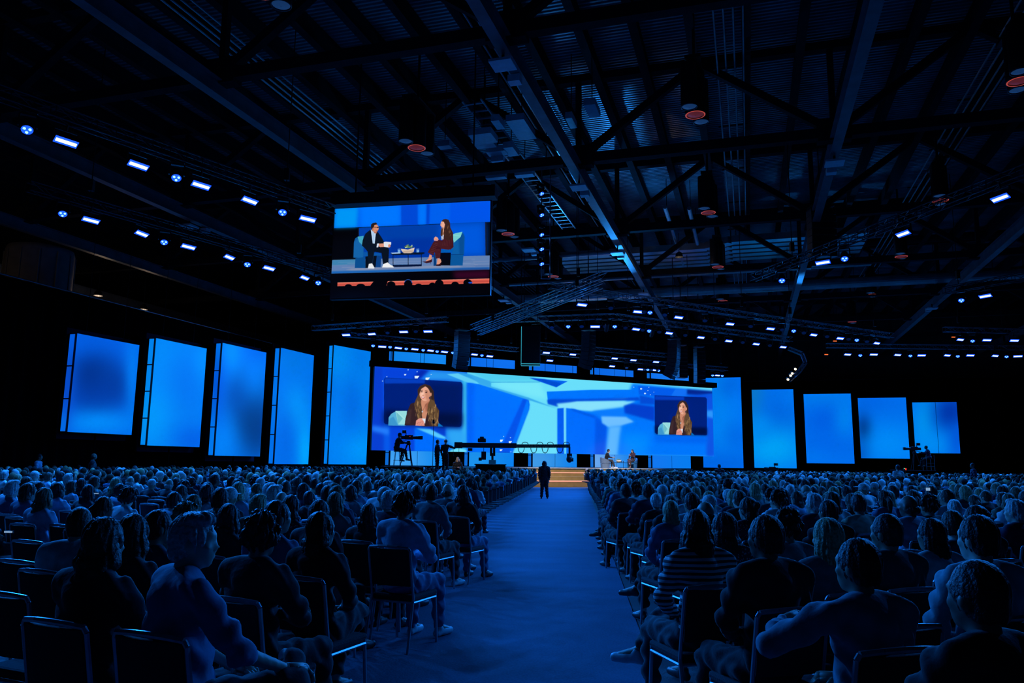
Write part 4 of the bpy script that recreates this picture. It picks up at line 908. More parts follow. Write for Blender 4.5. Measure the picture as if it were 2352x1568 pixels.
# curved lamp boom at right with warm spots
bp = [at_Y(x, y, 52) for x, y in ((1812, 800), (1842, 812), (1850, 832), (1836, 852), (1812, 874))]
truss('lamp_boom', 'curved hanging lamp boom with four warm spots at the right end of the stage trusses', bp, .22, .25, hang=False, cat='lighting boom')
for j, (x, y) in enumerate(((1827, 847), (1820, 857), (1816, 862), (1810, 871))):
    P = at_Y(x, y, 51.7); t = wthing('warm_spotlight', 'small warm white spotlight, %s from the top of the curved boom' % ORD[j], 'light', P, 'warm spots on the curved boom')
    m = MB(); m.tube(P, P + np.array([.05, .3, .12]), .11, .08, 12); m.build('can', M['black'], t); m = MB(); m.ell(P, (.1, .04, .1), sub=1); m.build('lens', M['warmdot'], t)
P = at_Y(1305, 750, 46); 
# warm key light for the stage, from two profile spots on the front truss
for j, (x, y) in enumerate(((1395, 742), (1500, 755))):
    P = at_z(x, y, 9.7); t = wthing('profile_spotlight', 'black profile spotlight aimed at the stage chairs, %s of two' % ('left' if j == 0 else 'right'), 'light', P, 'stage key lights')
    m = MB(); m.tube(P, P + np.array([0, .6, -.35]), .13, .11, 12); m.build('barrel', M['black'], t); m = MB(); m.tube(P + ZV * .1, P + ZV * .5, .03); m.build('clamp', M['black'], t)
    lamp('key_light', 'SPOT', P + np.array([0, .75, -.45]), hit(1426, 1055, (S0 + ST * 3.2)[:2], SAZ), 5200, (1.0, .86, .66), .15, .34, .6)
P = at_z(1290, 748, 9.6); lamp('step_light', 'SPOT', at_Y(1300, 800, 49.5), at_z(1310, 1095, .7), 4200, (1.0, .82, .55), .15, .9, .9)

# ------------------------------------------------------------------ loudspeakers
def line_array(label, x0, y0, x1, y1, Y, n, wd, curve, az):
    P = at_Y(x0, y0, Y); Q = at_Y(x1, y1, Y); t = wthing('line_array', label, 'loudspeaker', P); H_ = P[2] - Q[2]; hh = H_ / n
    d = azv(az); fr = azv(az + 90)
    c = P.copy(); tilt = 0
    m = MB(); m.box(c + ZV * .12, (wd * .9, .7, .08), d, -fr, ZV); m.tube(c + ZV * .12, np.array([c[0], c[1], ZD - .83]), .025, n=6); m.build('flying_frame', M['black'], t)
    for k in range(n):
        tilt = curve * (k / (n - 1)) ** 2; dn = -ZV * math.cos(tilt) - fr * math.sin(tilt) * 1.0; fw = fr * math.cos(tilt) - ZV * math.sin(tilt)
        cc = c + dn * hh / 2
        m = MB(); m.box(cc, (wd, .6, hh * .93), d, -fw, -dn); m.build('cabinet', M['speaker'], t)
        m = MB(); m.box(cc + fw * .305, (wd * .92, .02, hh * .7), d, -fw, -dn); m.build('grille', M['black'], t)
        c = c + dn * hh
    return t
line_array('curved black speaker column hanging left of the middle, in front of the stage trusses', 1062, 762, 1064, 846, 46, 9, .8, .35, 60)
line_array('curved black speaker column hanging right of the middle', 1352, 762, 1346, 846, 47, 9, .7, .4, 40)
line_array('large curved black speaker column over the right end of the LED wall', 1548, 782, 1532, 868, 48, 10, .75, .5, 30)
line_array('straight black speaker column behind the large curved one', 1565, 796, 1563, 868, 52, 8, .6, 0, 80)
line_array('straight black speaker column hanging at the right end of the LED wall', 1606, 800, 1606, 880, 52, 9, .62, .1, 80)
line_array('black speaker cluster hanging high at right under the roof', 1885, 482, 1880, 590, 33, 7, 1.1, .1, 90)
# flat back of a hanging monitor with a cyan edge
P = at_Y(1219, 795, 45); t = wthing('hanging_monitor', 'black hanging monitor with a thin cyan glowing edge between the speaker columns', 'monitor', P)
m = MB(); m.box(P, (1.12, .25, 2.35)); m.build('monitor_body', M['black'], t, bevel=.02)
m = MB(); m.box(P + np.array([-.56, -.14, 0]), (.03, .03, 2.3)); m.build('edge_glow', M['led_cyan'], t); m = MB(); m.box(P + np.array([0, -.14, -1.06]), (1.12, .03, .04)); m.build('edge_glow', M['led_cyan'], t); m = MB(); m.box(P + np.array([0, -.14, -1.18]), (1.12, .03, .03)); m.build('edge_glow', M['led_cyan'], t)
m = MB(); m.tube(P + np.array([-.4, 0, 1.15]), np.array([P[0] - .4, P[1], ZD - .83]), .02, n=5); m.tube(P + np.array([.4, 0, 1.15]), np.array([P[0] + .4, P[1], ZD - .83]), .02, n=5); m.build('steel_cable', M['black'], t)
# warm work light beyond the left drape
for x, y in ((330, 700), (640, 640), (60, 440)):
    P = at_z(x, y, 11.3) ; P = ab(P @ AX, min(P @ BX, -36), 11.0)
    t = wthing('work_light', 'warm work light glowing beyond the left drape near photo column %d' % x if False else 'dim warm work lamp beyond the left drape, %s' % {330: 'middle of three', 640: 'nearest the stage', 60: 'nearest the camera'}[x], 'light', P, 'work lamps beyond the drape')
    m = MB(); m.lathe(P, [(.25, 0), (.2, .2), (.08, .35)], 14); m.build('shade', M['black'], t); m = MB(); m.tube(P + ZV * .3, np.array([P[0], P[1], ZD]), .015, n=4); m.build('cord', M['black'], t)
    lamp('work_bulb', 'POINT', P - ZV * .1, None, 45, (1.0, .72, .5), .15)
P = at_z(1560, 590, 13.2); lamp('added_duct_bulb', 'POINT', P - ZV * .2, None, 16, (1.0, .75, .5), .12)  # lamp and its shade are added to warm the flat ducts
t = wthing('work_light', 'small warm lamp added below the flat duct bank', 'light', P); m = MB(); m.lathe(P, [(.22, 0), (.18, .2), (.06, .3)], 14); m.tube(P + ZV * .3, P + ZV * 1.4, .015, n=4); m.build('shade', M['black'], t)

# ================================================================== PEOPLE
def remesh(mb, voxel, smooth=6, name='m', post=None):
    me = mb.mesh('tmp'); o = bpy.data.objects.new('tmp', me); col.objects.link(o)
    r_ = o.modifiers.new('r', 'REMESH'); r_.mode = 'VOXEL'; r_.voxel_size = voxel
    if smooth: s_ = o.modifiers.new('s', 'SMOOTH'); s_.factor = .5; s_.iterations = smooth
    dg = bpy.context.evaluated_depsgraph_get(); out = bpy.data.meshes.new_from_object(o.evaluated_get(dg)); out.name = name
    bpy.data.objects.remove(o); bpy.data.meshes.remove(me)
    out.polygons.foreach_set('use_smooth', [True] * len(out.polygons))
    return out
def merge_mb(me, mb):
    """append raw geometry to a mesh"""
    n = len(me.vertices); v = np.empty(n * 3); me.vertices.foreach_get('co', v); v = v.reshape(-1, 3)
    fs = [list(p.vertices) for p in me.polygons]; a = MB(); a.add(v, fs); a.add(np.vstack(mb.v), mb.f)
    nm = me.name; bpy.data.meshes.remove(me); return a.mesh(nm, True)
V3 = lambda *a: np.array(a, float)
def hand(mb, wr, d, palm, curl=.6, side=1):
    """palm + four unequal bent fingers + thumb; d: direction of the fingers, palm: normal of the palm side"""
    d = d / np.linalg.norm(d); palm = palm - d * (palm @ d); palm /= np.linalg.norm(palm); s = np.cross(d, palm) * side
    c = wr + d * .05; mb.cap(wr, wr + d * .085, .026, .03, 10)
    for k, (off, L) in enumerate(((-.030, .066), (-.010, .078), (.011, .074), (.030, .058))):
        b = wr + d * .088 + s * off; a1 = d * math.cos(curl) + palm * math.sin(curl); a2 = d * math.cos(curl * 2.1) + palm * math.sin(curl * 2.1)
        m1 = b + a1 * L * .55; mb.cap(wr + d * .04 + s * off * .8, b, .013, .0105, 7); mb.cap(b, m1, .0105, .0095, 7); mb.cap(m1, m1 + a2 * L * .5, .0095, .008, 7)
    tb = wr + d * .03 - s * .03; td = (-s * .75 + d * .6 + palm * .35); td /= np.linalg.norm(td)
    mb.cap(tb, tb + td * .04, .014, .011, 7); mb.cap(tb + td * .04, tb + td * .045 + (td * .5 + palm * .5 + d * .3) * .03, .011, .009, 7)
def rotz(v, a): c, s = math.cos(a), math.sin(a); return np.array([v[0] * c - v[1] * s, v[0] * s + v[1] * c, v[2]])
SEAT = dict(pel=V3(0, -.06, .545), wai=V3(0, -.09, .72), che=V3(0, -.10, .92), nec=V3(0, -.095, 1.075), hd=V3(0, -.055, 1.198), yaw=0., pit=0.,
            shL=V3(-.175, -.10, 1.01), elL=V3(-.235, -.02, .765), wrL=V3(-.06, .17, .64), hdL=V3(.7, .6, -.1),
            shR=V3(.175, -.10, 1.01), elR=V3(.235, -.02, .765), wrR=V3(.07, .19, .665), hdR=V3(-.7, .6, -.1),
            hpL=V3(-.09, -.03, .53), knL=V3(-.125, .36, .515), anL=V3(-.13, .37, .10), ftL=V3(-.15, .56, .035),
            hpR=V3(.09, -.03, .53), knR=V3(.125, .38, .515), anR=V3(.13, .41, .10), ftR=V3(.15, .60, .035), fem=0)
STAND = dict(pel=V3(0, 0, .95), wai=V3(0, 0, 1.10), che=V3(0, 0, 1.30), nec=V3(0, -.01, 1.47), hd=V3(0, .02, 1.61), yaw=0., pit=0.,
             shL=V3(-.185, 0, 1.40), elL=V3(-.23, -.03, 1.12), wrL=V3(-.21, .05, .88), hdL=V3(.1, .3, -1),
             shR=V3(.185, 0, 1.40), elR=V3(.23, -.03, 1.12), wrR=V3(.21, .05, .88), hdR=V3(-.1, .3, -1),
             hpL=V3(-.09, 0, .92), knL=V3(-.10, .02, .50), anL=V3(-.11, -.02, .09), ftL=V3(-.13, .15, .03),
             hpR=V3(.09, 0, .92), knR=V3(.11, .02, .50), anR=V3(.13, -.02, .09), ftR=V3(.16, .15, .03), fem=0)
def pose(base, **k): j = dict(base); j.update(k); return j
def figure(name, J, vox=.014):
    w_ = .93 if J['fem'] else 1.0; sh_ = .94 if J['fem'] else 1.0
    out = {}
    lo_ = J.get('loose', 0.0)
    def torso(m, g):
        m.ell(J['pel'], (.165 * w_ + g, .125 + g, .115 + g)); m.ell(J['wai'], (.135 * w_ + g, .10 + g, .14 + g)); m.ell(J['che'], (.165 * w_ + g, .108 + g, .17 + g))
        m.cap(J['pel'], J['che'], .125 * w_ + g, .125 * w_ + g); m.cap(J['shL'] * [.75, 1, 1], J['shR'] * [.75, 1, 1], .066 + g, .066 + g)
        m.cap(J['shL'] * [.55, 1, 1] + V3(0, 0, .02), J['nec'] - V3(0, 0, .03), .05 + g, .055 + g); m.cap(J['shR'] * [.55, 1, 1] + V3(0, 0, .02), J['nec'] - V3(0, 0, .03), .05 + g, .055 + g)
        if J['fem']: m.ell(J['che'] + V3(.07, .075, 0), (.055 + g,) * 3); m.ell(J['che'] + V3(-.07, .075, 0), (.055 + g,) * 3)
    def arms(m, g, cuff=1.0):
        for s in 'LR':
            m.cap(J['sh' + s], J['el' + s], .058 * sh_ + g, .043 * sh_ + g); q = J['el' + s] + (J['wr' + s] - J['el' + s]) * cuff
            if cuff > .05: m.cap(J['el' + s], q, .043 * sh_ + g, (.043 + (.027 - .043) * cuff) * sh_ + g)
    def legs(m, g, end=1.0):
        for s in 'LR':
            m.cap(J['hp' + s], J['kn' + s], .085 + g, .056 + g); q = J['kn' + s] + (J['an' + s] - J['kn' + s]) * end; m.cap(J['kn' + s], q, .054 + g, .054 + (.038 - .054) * end + g)
            calf = J['kn' + s] * .65 + J['an' + s] * .35; m.ell(calf, (.055 + g * .8, .055 + g * .8, .11 + g))
    b = MB(); torso(b, -.012); arms(b, -.004); legs(b, -.006)
    H = J['hd']; yaw, pit = J['yaw'], J['pit']
    def hl(v): v = np.array([v[0], v[1] * math.cos(pit) + v[2] * math.sin(pit), -v[1] * math.sin(pit) + v[2] * math.cos(pit)]); return H + rotz(v, yaw)
    rot = (-pit, 0, yaw)
    b.cap(J['nec'] - V3(0, 0, .03), H + V3(0, -.015, -.07), .055, .052)
    b.ell(hl((0, -.005, .012)), (.075, .095, .108), rot); b.ell(hl((0, .028, -.058)), (.056, .064, .058), rot); b.ell(hl((0, .062, -.092)), (.026, .024, .02), rot)
    b.ell(hl((0, .094, -.022)), (.013, .02, .024), rot); b.ell(hl((0, .086, .012)), (.012, .015, .03), rot); b.ell(hl((0, .08, .034)), (.05, .018, .014), rot)
    b.ell(hl((0, .084, -.060)), (.026, .014, .010), rot); b.ell(hl((-.038, .066, -.02)), (.022, .022, .02), rot); b.ell(hl((.038, .066, -.02)), (.022, .022, .02), rot)
    for s in (-1, 1): b.ell(hl((s * .078, -.005, -.008)), (.011, .02, .032), rot)
    for s in 'LR': b.cap(J['an' + s], J['ft' + s] + V3(0, 0, .012), .036, .026)
    me = remesh(b, vox, 4, name + '_body')
    h = MB()
    for s, sd in (('L', 1), ('R', -1)): hand(h, J['wr' + s], J['hd' + s], V3(0, 0, -1) + V3(-.2 * sd, 0, 0), J.get('curl', .55), sd)
    out['body'] = merge_mb(me, h)
    t = MB(); torso(t, .013 + lo_); t.ell(J['nec'] - V3(0, .005, .012), (.074, .074, .03)); arms(t, .014 + lo_ * .6, J.get('sleeve', .94))
    if J.get('jacket'): 
        t.ell(J['pel'] + V3(0, 0, .03), (.185, .15, .10))
    out['top'] = cloth_wrinkle(remesh(t, .016, 3, name + '_top'), J['nec'][2] + .0)
    t = MB(); legs(t, .018 + lo_ * .8, J.get('leglen', .93)); t.ell(J['pel'] - V3(0, 0, .02), (.178 * w_, .138, .095))
    if J.get('skirt'): t.ell((J['pel'] + J['knL'] + J['knR']) / 3, (.2, .26, .10))
    out['trousers'] = cloth_wrinkle(remesh(t, .016, 3, name + '_legs'), 9)
    out['shoe'] = []
    for s in 'LR':
        m = MB(); a, f_ = J['an' + s], J['ft' + s]; d = (f_ - a) * [1, 1, 0]; L = np.linalg.norm(d)
        if L < .05: d = V3(0, 1, 0); L = 1
        d /= L; ll = np.array([a[0], a[1], 0]) - d * .03
        zf = J.get('lift' + s)
        fz = f_[2] + .012; hz = a[2] - .055
        heel = a - d * .035 + V3(0, 0, -.05); toe = f_ + V3(0, 0, 0.008)
        m.cap(heel, (heel + toe) / 2 + V3(0, 0, .012), .036, .04, 10); m.cap((heel + toe) / 2 + V3(0, 0, .006), toe, .042, .034, 10); m.cap(a + V3(0, 0, -.01), heel * .7 + toe * .3 + V3(0, 0, .02), .043, .038, 10)
        sm = remesh(m, .012, 3, name + '_shoe')
        out['shoe'].append(sm)
    out['J'] = J
    return out
from mathutils import noise as mnoise
def cloth_wrinkle(me, ztop):
    n = len(me.vertices); co = np.empty(n * 3); me.vertices.foreach_get('co', co); co = co.reshape(-1, 3); no = np.empty(n * 3); me.vertices.foreach_get('normal', no); no = no.reshape(-1, 3)
    d = .013 * np.sin(co[:, 2] * 48 + co[:, 0] * 23 + 3 * np.sin(co[:, 1] * 17 + co[:, 0] * 8)) * np.sin(co[:, 0] * 11 + co[:, 1] * 13 + 1.3)
    co = co + no * d[:, None]; me.vertices.foreach_set('co', co.ravel()); me.update(); return me
def hair_mesh(kind):
    m = MB(); E = m.ell; vox = .009; amp = .004; fr = 55
    if kind in ('short', 'crop', 'parted'):
        E((0, -.016, .024), (.084, .098, .108), sub=3); E((0, -.045, -.03), (.076, .062, .07)); cut = -.075
        if kind == 'parted': E((.02, .02, .10), (.06, .07, .035)); amp = .006
        if kind == 'crop': amp = .002
    elif kind == 'curly':
        r_ = random.Random(2); E((0, -.02, .03), (.092, .106, .115)); cut = -.11; amp = .012; fr = 40
        for k in range(60):
            a, b = r_.uniform(0, 6.28), r_.uniform(-.5, 1.4); v = V3(math.cos(a) * math.cos(b), math.sin(a) * math.cos(b), math.sin(b))
            if v[1] > .45 and v[2] < .55: continue
            E(V3(0, -.02, .03) + v * V3(.09, .1, .11), (.026,) * 3, sub=1)
    elif kind in ('long', 'wavy', 'bob', 'pony', 'bun'):
        E((0, -.018, .024), (.087, .102, .112), sub=3); E((0, -.05, -.05), (.085, .065, .10)); cut = -.9; amp = .005; fr = 42
        if kind == 'bob': E((0, -.04, -.08), (.098, .075, .075)); cut = -.15
        if kind in ('long', 'wavy'):
            wv = .018 if kind == 'wavy' else .006
            for k in range(9):
                z = -.08 - k * .035; E((wv * math.sin(k * 1.7), -.075 - .004 * k, z), (.098 - .004 * k, .05, .05))
            for s in (-1, 1):
                for k in range(7): E((s * (.078 + wv * math.sin(k * 2)), -.03 - .006 * k, -.04 - k * .035), (.03, .045, .04))
        if kind == 'pony': m.cap((0, -.10, .03), (0, -.15, -.02), .03, .035); m.cap((0, -.15, -.02), (0, -.14, -.22), .035, .015); cut = -.4
        if kind == 'bun': E((0, -.115, .05), (.045,) * 3); cut = -.2
    elif kind == 'fringe':
        E((0, -.03, -.03), (.083, .088, .058), sub=3); cut = -.085; amp = .003
    elif kind == 'cap':
        E((0, -.01, .045), (.088, .104, .09), sub=3); m.box((0, .12, .05), (.13, .10, .012)); cut = -.01; amp = 0
    me = remesh(m, vox, 2, 'hair_' + kind)
    bm = bmesh.new(); bm.from_mesh(me); bmesh.ops.delete(bm, geom=[v for v in bm.verts if v.co.z < cut], context='VERTS'); bm.to_mesh(me); bm.free()
    n = len(me.vertices)
    if amp:
        for v in me.vertices:
            a = math.atan2(v.co.x, v.co.y); q = mnoise.noise(Vector((a * 7, v.co.z * (8 if kind not in ('wavy',) else 14) + math.sin(a * 3), v.co.y * 8))); v.co += v.normal * q * amp * 2.2
    me.polygons.foreach_set('use_smooth', [True] * len(me.polygons)); me.update()
    return me
HAIR = {k: hair_mesh(k) for k in ('short', 'crop', 'parted', 'curly', 'long', 'wavy', 'bob', 'pony', 'bun', 'fringe', 'cap')}
def cross_leg(b): return pose(b, knR=V3(.02, .40, .60), anR=V3(-.16, .52, .33), ftR=V3(-.27, .66, .26), knL=V3(-.12, .37, .515))
def fig4(b): return pose(b, knR=V3(.26, .33, .60), anR=V3(-.06, .45, .585), ftR=V3(-.20, .50, .60))
FIG = {}
FIG['lap'] = figure('lap', pose(SEAT, yaw=.35))
FIG['lap_left'] = figure('lap_left', pose(SEAT, yaw=-.45 * -1 * -1, hd=V3(.01, -.05, 1.21)))
FIG['folded'] = figure('folded', pose(SEAT, yaw=.15, elL=V3(-.25, .02, .80), wrL=V3(.06, .14, .80), hdL=V3(1, .1, 0), elR=V3(.25, .02, .78), wrR=V3(-.05, .16, .77), hdR=V3(-1, .1, 0)))
FIG['lean'] = figure('lean', pose(SEAT, wai=V3(0, -.02, .71), che=V3(0, .05, .88), nec=V3(0, .12, 1.02), hd=V3(0, .18, 1.15), yaw=-.2, shL=V3(-.175, .09, .96), shR=V3(.175, .09, .96), elL=V3(-.2, .20, .72), elR=V3(.2, .20, .72), wrL=V3(-.04, .40, .68), wrR=V3(.05, .40, .69)))
FIG['crossed'] = figure('crossed', cross_leg(pose(SEAT, yaw=.5)))
FIG['figure4'] = figure('figure4', fig4(pose(SEAT, yaw=-.55, sleeve=.12, elR=V3(.30, .06, .77), wrR=V3(.24, .30, .66), hdR=V3(-.1, .9, -.2))))
FIG['woman_lap'] = figure('woman_lap', pose(SEAT, fem=1, yaw=.3, sleeve=.35, leglen=.85))
FIG['woman_left'] = figure('woman_left', cross_leg(pose(SEAT, fem=1, yaw=-.35, leglen=.8)))
FIG['arm_out'] = figure('arm_out', pose(SEAT, yaw=.35, elL=V3(-.42, .02, .87), wrL=V3(-.22, .20, .93), hdL=V3(1, .1, .2), shL=V3(-.19, -.08, 1.0)))
FIG['phone'] = figure('phone', pose(SEAT, fem=1, yaw=0., pit=-.25, elL=V3(-.21, .06, .80), elR=V3(.21, .06, .80), wrL=V3(-.04, .26, .88), wrR=V3(.05, .26, .88), hdL=V3(.3, .2, 1), hdR=V3(-.3, .2, 1), sleeve=.2))
FIG['stand'] = figure('stand', STAND); FIG['suit'] = figure('suit', pose(STAND, loose=.014, jacket=1, shL=V3(-.19, 0, 1.41), shR=V3(.19, 0, 1.41), elL=V3(-.235, -.03, 1.12), elR=V3(.235, -.03, 1.12), anL=V3(-.13, -.02, .09), anR=V3(.15, -.02, .09)))
FIG['stand_hand'] = figure('stand_hand', pose(STAND, yaw=.3, elR=V3(.25, .05, 1.15), wrR=V3(.10, .27, 1.22), hdR=V3(-.5, .8, .2)))
FIG['reach'] = figure('reach', pose(STAND, yaw=-.2, elR=V3(.42, .18, 1.30), wrR=V3(.62, .30, 1.42), hdR=V3(1, .3, .1)))
FIG['sign'] = figure('sign', pose(STAND, fem=1, yaw=.15, pit=-.05, elL=V3(-.25, .08, 1.16), wrL=V3(-.10, .20, 1.50), hdL=V3(.2, .0, 1), elR=V3(.24, .08, 1.13), wrR=V3(.02, .26, 1.17), hdR=V3(-1, .2, 0)))
FIG['stool'] = figure('stool', pose(SEAT, yaw=-.2, wai=V3(0, -.06, .71), che=V3(0, 0, .90), nec=V3(0, .04, 1.06), hd=V3(0, .10, 1.20), shL=V3(-.175, .03, 1.0), shR=V3(.175, .03, 1.0), elL=V3(-.24, .18, .82), wrL=V3(-.16, .42, .86), hdL=V3(.2, 1, 0), elR=V3(.24, .18, .82), wrR=V3(.18, .42, .84), hdR=V3(-.2, 1, 0),
                     knL=V3(-.14, .30, .40), anL=V3(-.15, .20, .02), ftL=V3(-.15, .40, -.06), knR=V3(.14, .36, .46), anR=V3(.14, .44, .05), ftR=V3(.15, .62, -.02), jacket=1))
FIG['host'] = figure('host', pose(SEAT, yaw=-.1, wai=V3(0, -.02, .71), che=V3(0, .04, .90), nec=V3(0, .09, 1.05), hd=V3(0, .15, 1.19), shL=V3(-.175, .06, .99), shR=V3(.175, .06, .99), elL=V3(-.24, .16, .76), wrL=V3(-.08, .38, .72), hdL=V3(.2, 1, .2), elR=V3(.24, .16, .76), wrR=V3(.12, .38, .72), hdR=V3(-.2, 1, .2), jacket=1, anR=V3(.16, .52, .09), ftR=V3(.18, .72, .03)))
FIG['guest'] = figure('guest', cross_leg(pose(SEAT, fem=1, yaw=.15, elL=V3(-.22, .02, .80), wrL=V3(-.03, .20, .88), hdL=V3(.5, .5, .6), jacket=1, leglen=.82)))
SKIN = [(.52, .33, .25), (.62, .42, .33), (.34, .20, .14), (.16, .09, .065), (.45, .28, .2)]
HC = dict(black=(.012, .010, .010), brown=(.05, .03, .018), blond=(.42, .30, .16), grey=(.5, .5, .5), white=(.62, .62, .62), auburn=(.12, .05, .025), lightbrown=(.18, .11, .06))
CL = dict(black=(.012, .012, .015), charcoal=(.04, .042, .05), navy=(.02, .03, .07), grey=(.2, .2, .22), pale=(.55, .58, .62), white=(.75, .76, .78), denim=(.10, .17, .30), lightblue=(.35, .48, .65), tan=(.35, .27, .18), green=(.10, .16, .11), maroon=(.12, .03, .03), teal=(.07, .2, .22), brown=(.10, .055, .04), stripes=(.3, .3, .3), plaid=(.3, .3, .3), dots=(.2, .2, .2))
def person(fig, hair, hc, topc, legc, skin, label, loc, rz, sc=1.0, shoes=(.02, .02, .02), group=None):
    f_ = FIG[fig]; J = f_['J']
    t = thing('person', label, 'person', tuple(map(float, loc)), rz, group); t.scale = (sc,) * 3
    def part(nm, me, mt, c):
        o = bpy.data.objects.new(nm, me); col.objects.link(o); o.parent = t; o.color = (*c, 1)
        if not me.materials: me.materials.append(M[mt])
        if me.materials[0] != M[mt]: o.material_slots[0].link = 'OBJECT'; o.material_slots[0].material = M[mt]
        return o
    part('body', f_['body'], 'skin', SKIN[skin]); tc = CL[topc] if isinstance(topc, str) else topc
    part('shirt', f_['top'], topc if topc in ('stripes', 'plaid', 'dots') else 'cloth', tc); part('trousers', f_['trousers'], 'cloth', CL[legc])
    for s in f_['shoe']: part('shoe', s, 'shoe', shoes)
    if hair:
        o = part('hair', HAIR[hair], 'hair', HC[hc]); o.location = tuple(J['hd']); o.rotation_euler = (-J['pit'], 0, J['yaw'])
    return t

# blue up-spots added beside the front moving heads to brighten the roof deck
for j, (x, y, tx, ty) in enumerate(((1412, 750, 1430, 330), (1493, 718, 1560, 420), (1305, 750, 1000, 250), (1823, 760, 1900, 450))):
    P = at_z(x, y, 9.6); lamp('added_roof_spot', 'SPOT', P + np.array([0, -.6, .9]), at_z(tx, ty, 16.5), (900, 600, 900, 500)[j] * 2, (0.02, .3, 1.0), .15, 1.15, 1.0)

# ================================================================== STAGE FURNITURE AND HOSTS
def tub_chair(label, P, rz, c):
    t = thing('tub_chair', label, 'armchair', tuple(map(float, P)), rz); mt = mat('tub_chair_velvet', c, .8, 0, .1, 12, .2)
    # curved back shell in an arc, lower plinth, seat, pillow
    def arc(r0, r1, z0, z1, a0=25, a1=335, topf=None, n=22):
        vs = []; 
        for k in range(n + 1):
            a = math.radians(a0 + (a1 - a0) * k / n + 90); w_ = abs((k / n) - .5) * 2; zt = z1 - (topf or 0) * w_ ** 2
            for r_, z in ((r0, z0), (r1, z0), (r1 * 1.03, zt), (r0 * 1.0, zt)): vs.append((r_ * math.cos(a), r_ * math.sin(a), z))
        fs = []
        for k in range(n):
            for q in range(4): fs.append((4 * k + q, 4 * k + (q + 1) % 4, 4 * k + 4 + (q + 1) % 4, 4 * k + 4 + q))
        fs += [(3, 2, 1, 0), (4 * n, 4 * n + 1, 4 * n + 2, 4 * n + 3)]
        return MB().add(vs, fs)
    arc(.30, .40, .36, .80, 50, 310, .30).build('back_shell', mt, t, smooth=False, origin=None, bevel=.02)
    arc(.26, .37, .02, .34, 45, 315).build('plinth', mt, t, origin=None)
    m = MB(); m.lathe((0, .03, 0), [(.0, .30), (.31, .30), (.33, .36), (.31, .43), (.0, .45)], 24); m.build('seat_cushion', mt, t, smooth=True, origin=None)
    m = MB(); m.ell((.02, -.2, .66), (.21, .07, .19), (.35, .2, 0)); pm = m.build('pillow', mat('pillow_silk', (.16, .32, .32), .5, 0, .1, 9), t, smooth=True, origin=None); pm['label'] = 'pale teal throw pillow'
    return t
def on_stage(x, t_): # pixel column -> stage point at depth offset t_
    P = hit(x, 1060, (S0 + ST * t_)[:2], SAZ); P = np.array(P); P[2] = ZS; return P
p1 = on_stage(1391, 3.2); p2 = on_stage(1452, 3.2); pm_ = on_stage(1424, 3.0)
d12 = (p2 - p1) / np.linalg.norm(p2 - p1); az12 = math.atan2(d12[0], d12[1])
SC = 1.12
c_ = tub_chair('grey-blue tub armchair on stage with its curved back to the left', p1, -math.radians(88), (.11, .17, .26)); c_.scale = (1.04,) * 3
c_ = tub_chair('bright blue tub armchair on stage, seen from the front', p2, -math.radians(215), (.02, .15, .30)); c_.scale = (1.04,) * 3
person('host', 'crop', 'black', (.008, .010, .014), 'charcoal', 1, 'man in dark suit and white sneakers leaning forward in the left stage armchair', p1 + azv(88) * .08, -math.radians(88), SC, (.85, .85, .85))
person('guest', 'wavy', 'brown', (.075, .03, .028), 'brown', 1, 'woman with long wavy brown hair in a brown suit on the right stage armchair', p2 + azv(215) * .04, -math.radians(225), SC, (.25, .12, .08))
# cards in his hand
cp = p1 + azv(88) * .62 + ZV * .86; t = wthing('cue_cards', 'white cue cards held by the man on stage', 'cards', cp); m = MB(); m.box(cp, (.24, .16, .015), d12, np.cross(ZV, d12)); m.build('card_stack', mat('card_paper', (.85, .85, .83), .7), t)
tb = wthing('low_table', 'low black round-edged table between the two stage armchairs', 'table', pm_); sx = d12; sy = np.cross(ZV, d12)
m = MB(); m.box(pm_ + ZV * .44, (.95, .5, .03), sx, sy); m.build('tabletop', M['black'], tb, bevel=.01)
for i in (-1, 1):
    for j in (-1, 1): m = MB(); m.tube(pm_ + sx * .43 * i + sy * .2 * j, pm_ + sx * .43 * i + sy * .2 * j + ZV * .43, .014, n=6); m.build('leg', M['black'], tb)
m = MB(); m.box(pm_ + ZV * .04, (.86, .42, .02), sx, sy); m.build('lower_ring', M['black'], tb)
bo = pm_ - sx * .12 + ZV * .455; bw = wthing('planter_bowl', 'cream planter bowl of green succulents on the stage table', 'planter', bo)
m = MB(); m.lathe(bo, [(.0, .0), (.13, .0), (.2, .10), (.215, .19), (.20, .19), (.17, .16), (0, .16)], 20); m.build('bowl', mat('cream_ceramic', (.75, .66, .5), .5, 0, .1, 10), bw, smooth=True)
gm = mat('succulent_leaf', (.16, .32, .14), .5, 0, .2, 12)
for k in range(7):
    c0 = bo + np.array([.11 * math.cos(k * 2.4) * (k > 0), .11 * math.sin(k * 2.4) * (k > 0), .2]); m = MB()
    for a in range(8): m.ell(c0 + np.array([.035 * math.cos(a * .785), .035 * math.sin(a * .785), .03]), (.014, .014, .045), (.5 * math.sin(a * .785) * -1, .5 * math.cos(a * .785), 0), 1)
    m.build('succulent', gm, bw)
